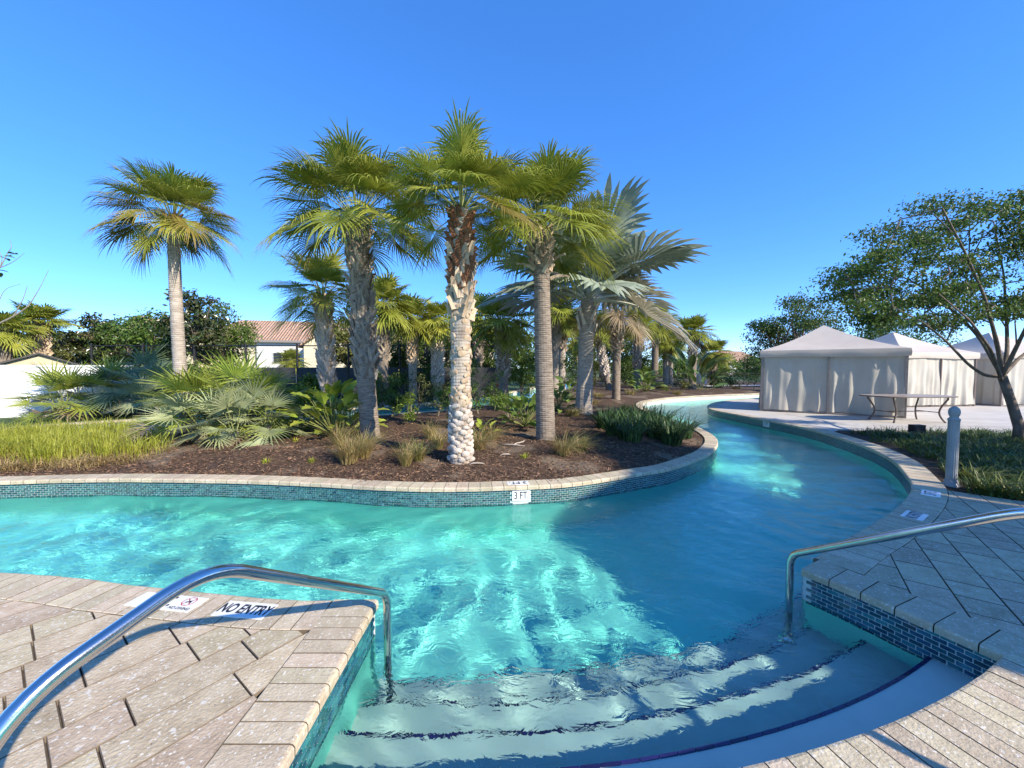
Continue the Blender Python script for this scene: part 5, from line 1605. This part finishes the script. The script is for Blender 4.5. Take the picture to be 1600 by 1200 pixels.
# tall screen of shrubs filling the space behind the back channel
H_ = [(575, 22.3, 1.9), (640, 23.2, 2.1), (700, 24.2, 2.2), (735, 27.5, 2.3), (790, 28.5, 2.4), (500, 22.2, 1.7), (270, 17.5, 2.1), (235, 18.0, 2.0), (310, 18.4, 2.1), (185, 19, 2.1), (345, 18.9, 1.9)]
HL = ['between the criss-cross palm and the fence', 'behind the orange-topped palm', 'right behind the nearest palm trunk', 'left below the pale green palm crown', 'left of the ringed palm far back', 'behind the short cream-booted palm',
      'at the foot of the tall smooth palm, far side', 'left of the tall smooth palm, far side', 'right of the tall smooth palm, far side', 'behind the left saw palmettos', 'below the feathery oak']
for i, (px, d, h) in enumerate(H_):
    broad('shrub', 'dense dark screening shrub ' + HL[i], X(px, d), d, h, 1.35, h * .5, 1700, .14, 'leaf_dark' if i % 2 else 'leaf_mid', 660 + i, cat='shrub', trunk=.03, nclump=22, crad=.36, bottom=.1, group='screening shrubs across the back channel', flat=.8)
# red hibiscus flower
x, y = P(777, 640, .03); y -= .55; x = X(777, y)
fl = empty('hibiscus_flower', (x, y, Z(603, y)), 'single red hibiscus flower right of the nearest palm', 'flower')
for i in range(5):
    a = i * 2 * math.pi / 5
    mb = MB()
    c, s = math.cos(a), math.sin(a)
    pr = [(0, .0), (.03, -.022), (.055, -.026), (.07, 0), (.055, .026), (.03, .022)]
    mb.add([(u * c - w * s, -.012 - .25 * u, u * s + w * c) for u, w in pr], [(0, 1, 2, 3), (0, 3, 4, 5)])
    mb.build('petal', M['red'], fl)
mb = MB(); mb.tube([(0, 0, 0), (0, -.06, .01)], .006, 6); mb.build('stamen', M['grass_yellow'], fl)

# broad-leaved plants whose leaves can be told apart
def leaf_blade(L, w, fold, curl, lobes=0):
    v, f = [], []
    n = 7
    for i in range(n + 1):
        t = i / n
        ww = w * math.sin(math.pi * min(1, t * .96 + .04)) ** .75 * (1 - .15 * t) * (1 + (.22 * math.cos(i * math.pi) if lobes else 0))
        z = L * .28 * t - curl * t * t * L
        v += [(L * t, -ww, z + fold * ww), (L * t, 0, z), (L * t, ww, z + fold * ww)]
    for i in range(n):
        b = 3 * i
        f += [(b, b + 3, b + 4, b + 1), (b + 1, b + 4, b + 5, b + 2)]
    return v, f
M['croton'] = leafmat('croton_leaf', (0.15, 0.21, 0.025), (0.27, 0.34, 0.04), (0.46, 0.44, 0.08), objr=.3, transl=.3)
M['philo'] = leafmat('philodendron_leaf', (0.10, 0.17, 0.03), (0.17, 0.25, 0.05), (0.27, 0.34, 0.10), objr=.3, transl=.25, spec=.5)
M['bop'] = leafmat('bird_of_paradise_leaf', (0.06, 0.11, 0.03), (0.11, 0.17, 0.05), (0.2, 0.26, 0.1), objr=.3, transl=.25)
LM = {k: mesh('leaf', *leaf_blade(*a), M[m_]) for k, a, m_ in (('croton', (.34, .085, .3, .35, 1), 'croton'), ('philo', (.36, .12, .25, .4, 0), 'philo'), ('bop', (.85, .15, .25, .25, 0), 'bop'))}
def leafy(name, label, x, y, kind, n, sc0, stalk, seed, z0=None, group='large-leaved plants', cat='plant', spread=1.0):
    z0 = GZ(x, y) if z0 is None else z0
    e = empty(name, (x, y, z0), label, cat, group)
    rnd = random.Random(seed)
    for i in range(n):
        u = (i + .5) / n
        az = i * 2.39996 + rnd.uniform(-.3, .3)
        el = R(80 - 70 * u * spread + rnd.uniform(-8, 8))
        L = stalk * (1 - .25 * u) * rnd.uniform(.75, 1.15)
        tip = Vector((math.cos(el) * math.cos(az), math.cos(el) * math.sin(az), math.sin(el))) * L
        o = obj('leaf', LM[kind], e, tip)
        s = sc0 * rnd.uniform(.75, 1.2)
        o.rotation_euler = (rnd.uniform(-.4, .4), -el * .55 + rnd.uniform(-.25, .35), az); o.scale = (s, s, s)
        mb = MB(); mb.tube([(0, 0, 0), tip * .5 + Vector((0, 0, .03)), tip], [.012, .009, .006], 5, False); mb.build('stalk', M['petiole'], e)
for i, (px, py, kind, n, s, st, lab) in enumerate(((520, 683, 'croton', 60, 1.25, .95, 'yellow-green croton with bold leaves left of the criss-cross palm'), (492, 678, 'croton', 30, .9, .55, 'lower croton beside the saw palmettos'),
                                               (548, 680, 'croton', 36, 1.15, .75, 'croton touching the criss-cross palm trunk'), (820, 672, 'philo', 44, 1.1, .6, 'glossy large-leaved plant left of the ringed palm'),
                                               (872, 645, 'philo', 24, 1.0, .6, 'large-leaved plant between the ringed palm and the silver palm'), (1008, 613, 'philo', 40, 2.0, 1.0, 'pale broad-leaved plant by the far path'),
                                               (755, 690, 'croton', 12, .7, .35, 'small yellow plant behind the golden grass'), (885, 628, 'philo', 26, 1.2, .8, 'dark large-leaved plant left of the silver palm'))):
    x, y = P(px, py, .05)
    leafy('leafy_plant', lab, x, y, kind, n, s, st, 700 + i)
x, y = P(1078, 610, 0)
leafy('bird_of_paradise', 'bird of paradise with tall paddle leaves at the river bend', x, y, 'bop', 20, 1.7, 2.4, 720, z0=-.03, spread=.75)
x, y = P(1096, 612, 0)
leafy('bird_of_paradise', 'shorter bird of paradise at right of the tall one', x, y, 'bop', 14, 1.3, 1.5, 721, z0=-.03, spread=.8)

# small weeds on the mulch
for i, (px, py, lab) in enumerate(((820, 718, 'small bright weed below the ringed palm'), (415, 722, 'tiny seedling on the mulch below the saw palmettos'), (462, 696, 'little green seedling right of the saw palmettos'), (487, 722, 'tiny seedling left of the straw clump'))):
    x, y = P(px, py, .04)
    grass('weed', lab, x, y, ['grass_yellow'], 40, .12, .9, .05, .012, .4, 800 + i, 'weeds on the mulch', 'weed')

# the leaning tree at the right
tx, ty = 11.1, 8.35
te = empty('leaning_tree', (tx, ty, -.03), 'tree with leaning forked trunk and wide layered crown at the right edge', 'tree')
def pt(px, py, dd=0): # point in the tree's own plane, local
    d_ = ty + dd
    return Vector((X(px, d_) - tx, dd, Z(py, d_) + .03))
mb = MB()
fork = pt(1566, 588)
mb.tube([(0.02, 0, -.05), pt(1597, 668), pt(1583, 630), fork], [.115, .092, .08, .075], 12)
limbs = [([fork, pt(1540, 588), pt(1512, 570), pt(1478, 535), pt(1440, 505, -.5), pt(1390, 480, -.9)], .05), ([fork, pt(1548, 560, .2), pt(1528, 528, .4), pt(1490, 490, .7), pt(1420, 440, 1.0), pt(1360, 420, 1.4)], .06),
         ([fork, pt(1560, 555), pt(1550, 520, -.3), pt(1530, 460, -.6), pt(1495, 390, -.9), pt(1460, 330, -1.2)], .065), ([fork, pt(1572, 550, .2), pt(1568, 500, .5), pt(1560, 430, .8), pt(1540, 350, 1.2)], .06),
         ([fork, pt(1580, 555, -.2), pt(1600, 510, -.6), pt(1630, 440, -1.2), pt(1660, 360, -1.6)], .06), ([fork, pt(1590, 560, .3), pt(1640, 520, .8), pt(1700, 450, 1.2)], .055),
         ([fork + Vector((0, 0, -.1)), pt(1545, 545, -.5), pt(1510, 500, -1.2), pt(1460, 460, -1.8)], .045)]
nodes = []
for pts, r in limbs:
    sp_ = smooth_path(pts, .25, 4)
    mb.tube(sp_, [r * .62 * (1 - .8 * i / (len(sp_) - 1)) + .006 for i in range(len(sp_))], 7, False)
    nodes += sp_[len(sp_) // 3:]
rnd = random.Random(44)
ytop = lambda px: np.interp(px, [1285, 1330, 1360, 1400, 1430, 1480, 1530, 1600, 1750], [440, 395, 352, 330, 312, 305, 292, 296, 310])
ybot = lambda px: np.interp(px, [1285, 1320, 1350, 1430, 1480, 1550, 1600, 1750], [470, 500, 518, 528, 522, 505, 498, 500])
cl = []
while len(cl) < 210:
    px = 1292 + 440 * rnd.random() ** .9
    a, b = ytop(px) + 8, ybot(px) - 6
    py = a + (b - a) * rnd.random() ** .85
    dd = rnd.uniform(-1.5, 1.9) * math.sin(math.pi * min(1, .2 + .8 * (px - 1285) / 330))
    q = pt(px, py, dd * .8)
    cl.append(q)
    near = min(nodes, key=lambda k_: (k_ - q).length + (.5 if k_.x < q.x else 0))
    mid = near.lerp(q, .5) + Vector((rnd.uniform(-.12, .12), rnd.uniform(-.12, .12), rnd.uniform(0, .12)))
    mb.tube([near, mid, q], [.016, .011, .004], 5, False)
    nodes.append(mid)
mb.build('trunk', M['bark'], te, True)
v, f = leaf_cloud(36000, [tuple(c) for c in cl], np.array([.28, .38, .48, .6]), .07, 45, .36, .52)
obj('crown', mesh('crown', v, f, M['leaf_tree']), te)
# tree added out of view beyond the right edge to shade the planting bed
q = sn(9.5, 11.0)
broad('added_shade_tree', 'unseen tree added beyond the right edge to shade the planting bed', q.x, q.y, 6.2, 2.6, 1.7, 5200, .16, 'leaf_mid', 570, nclump=36, crad=.32, trunk=.16, bottom=2.4, group='added unseen trees for shade')

# bare twigs of a tree reaching in at the left edge
bx0, by0 = X(-60, 6.5), 6.5
be = empty('bare_tree', (bx0, by0, GZ(bx0, by0)), 'nearly bare branches with a few leaves reaching in at the left edge', 'tree')
def bt(px, py, dd=0):
    d_ = by0 + dd
    return Vector((X(px, d_) - bx0, dd, Z(py, d_) - GZ(bx0, by0)))
mb = MB()
mb.tube([(0, 0, -.05), bt(-70, 640), bt(-55, 560)], [.06, .05, .04], 8)
B_ = [([bt(-55, 560), bt(-10, 512), bt(25, 496), bt(50, 480), bt(62, 462)], .022), ([bt(-55, 560), bt(-40, 480), bt(-10, 440), bt(10, 420), bt(22, 398)], .02), ([bt(25, 496), bt(42, 470), bt(50, 448)], .007), ([bt(50, 480), bt(70, 450), bt(84, 424)], .005),
      ([bt(-10, 440), bt(8, 425), bt(14, 405), bt(8, 390)], .006), ([bt(10, 420), bt(30, 412), bt(48, 398)], .005), ([bt(-10, 512), bt(5, 470), bt(15, 452), bt(40, 445)], .006), ([bt(22, 398), bt(30, 388), bt(27, 378)], .004)]
for pts, r in B_:
    sp_ = smooth_path(pts, .12, 4)
    mb.tube(sp_, [r * (1 - .75 * i / (len(sp_) - 1)) + .0015 for i in range(len(sp_))], 6, False)
mb.build('trunk', M['bark_light'], be, True)
me = mesh('leaf', *leaf_blade(.13, .03, .2, .3), M['leaf_mid'])
for i, (px, py) in enumerate(((22, 398), (28, 402), (15, 404), (34, 406), (24, 410), (4, 424), (10, 428), (-4, 430), (30, 400))):
    o = obj('leaf', me, be, bt(px, py)); o.rotation_euler = (rnd.uniform(-.6, .6), rnd.uniform(-.3, .5), rnd.uniform(0, 6.28))
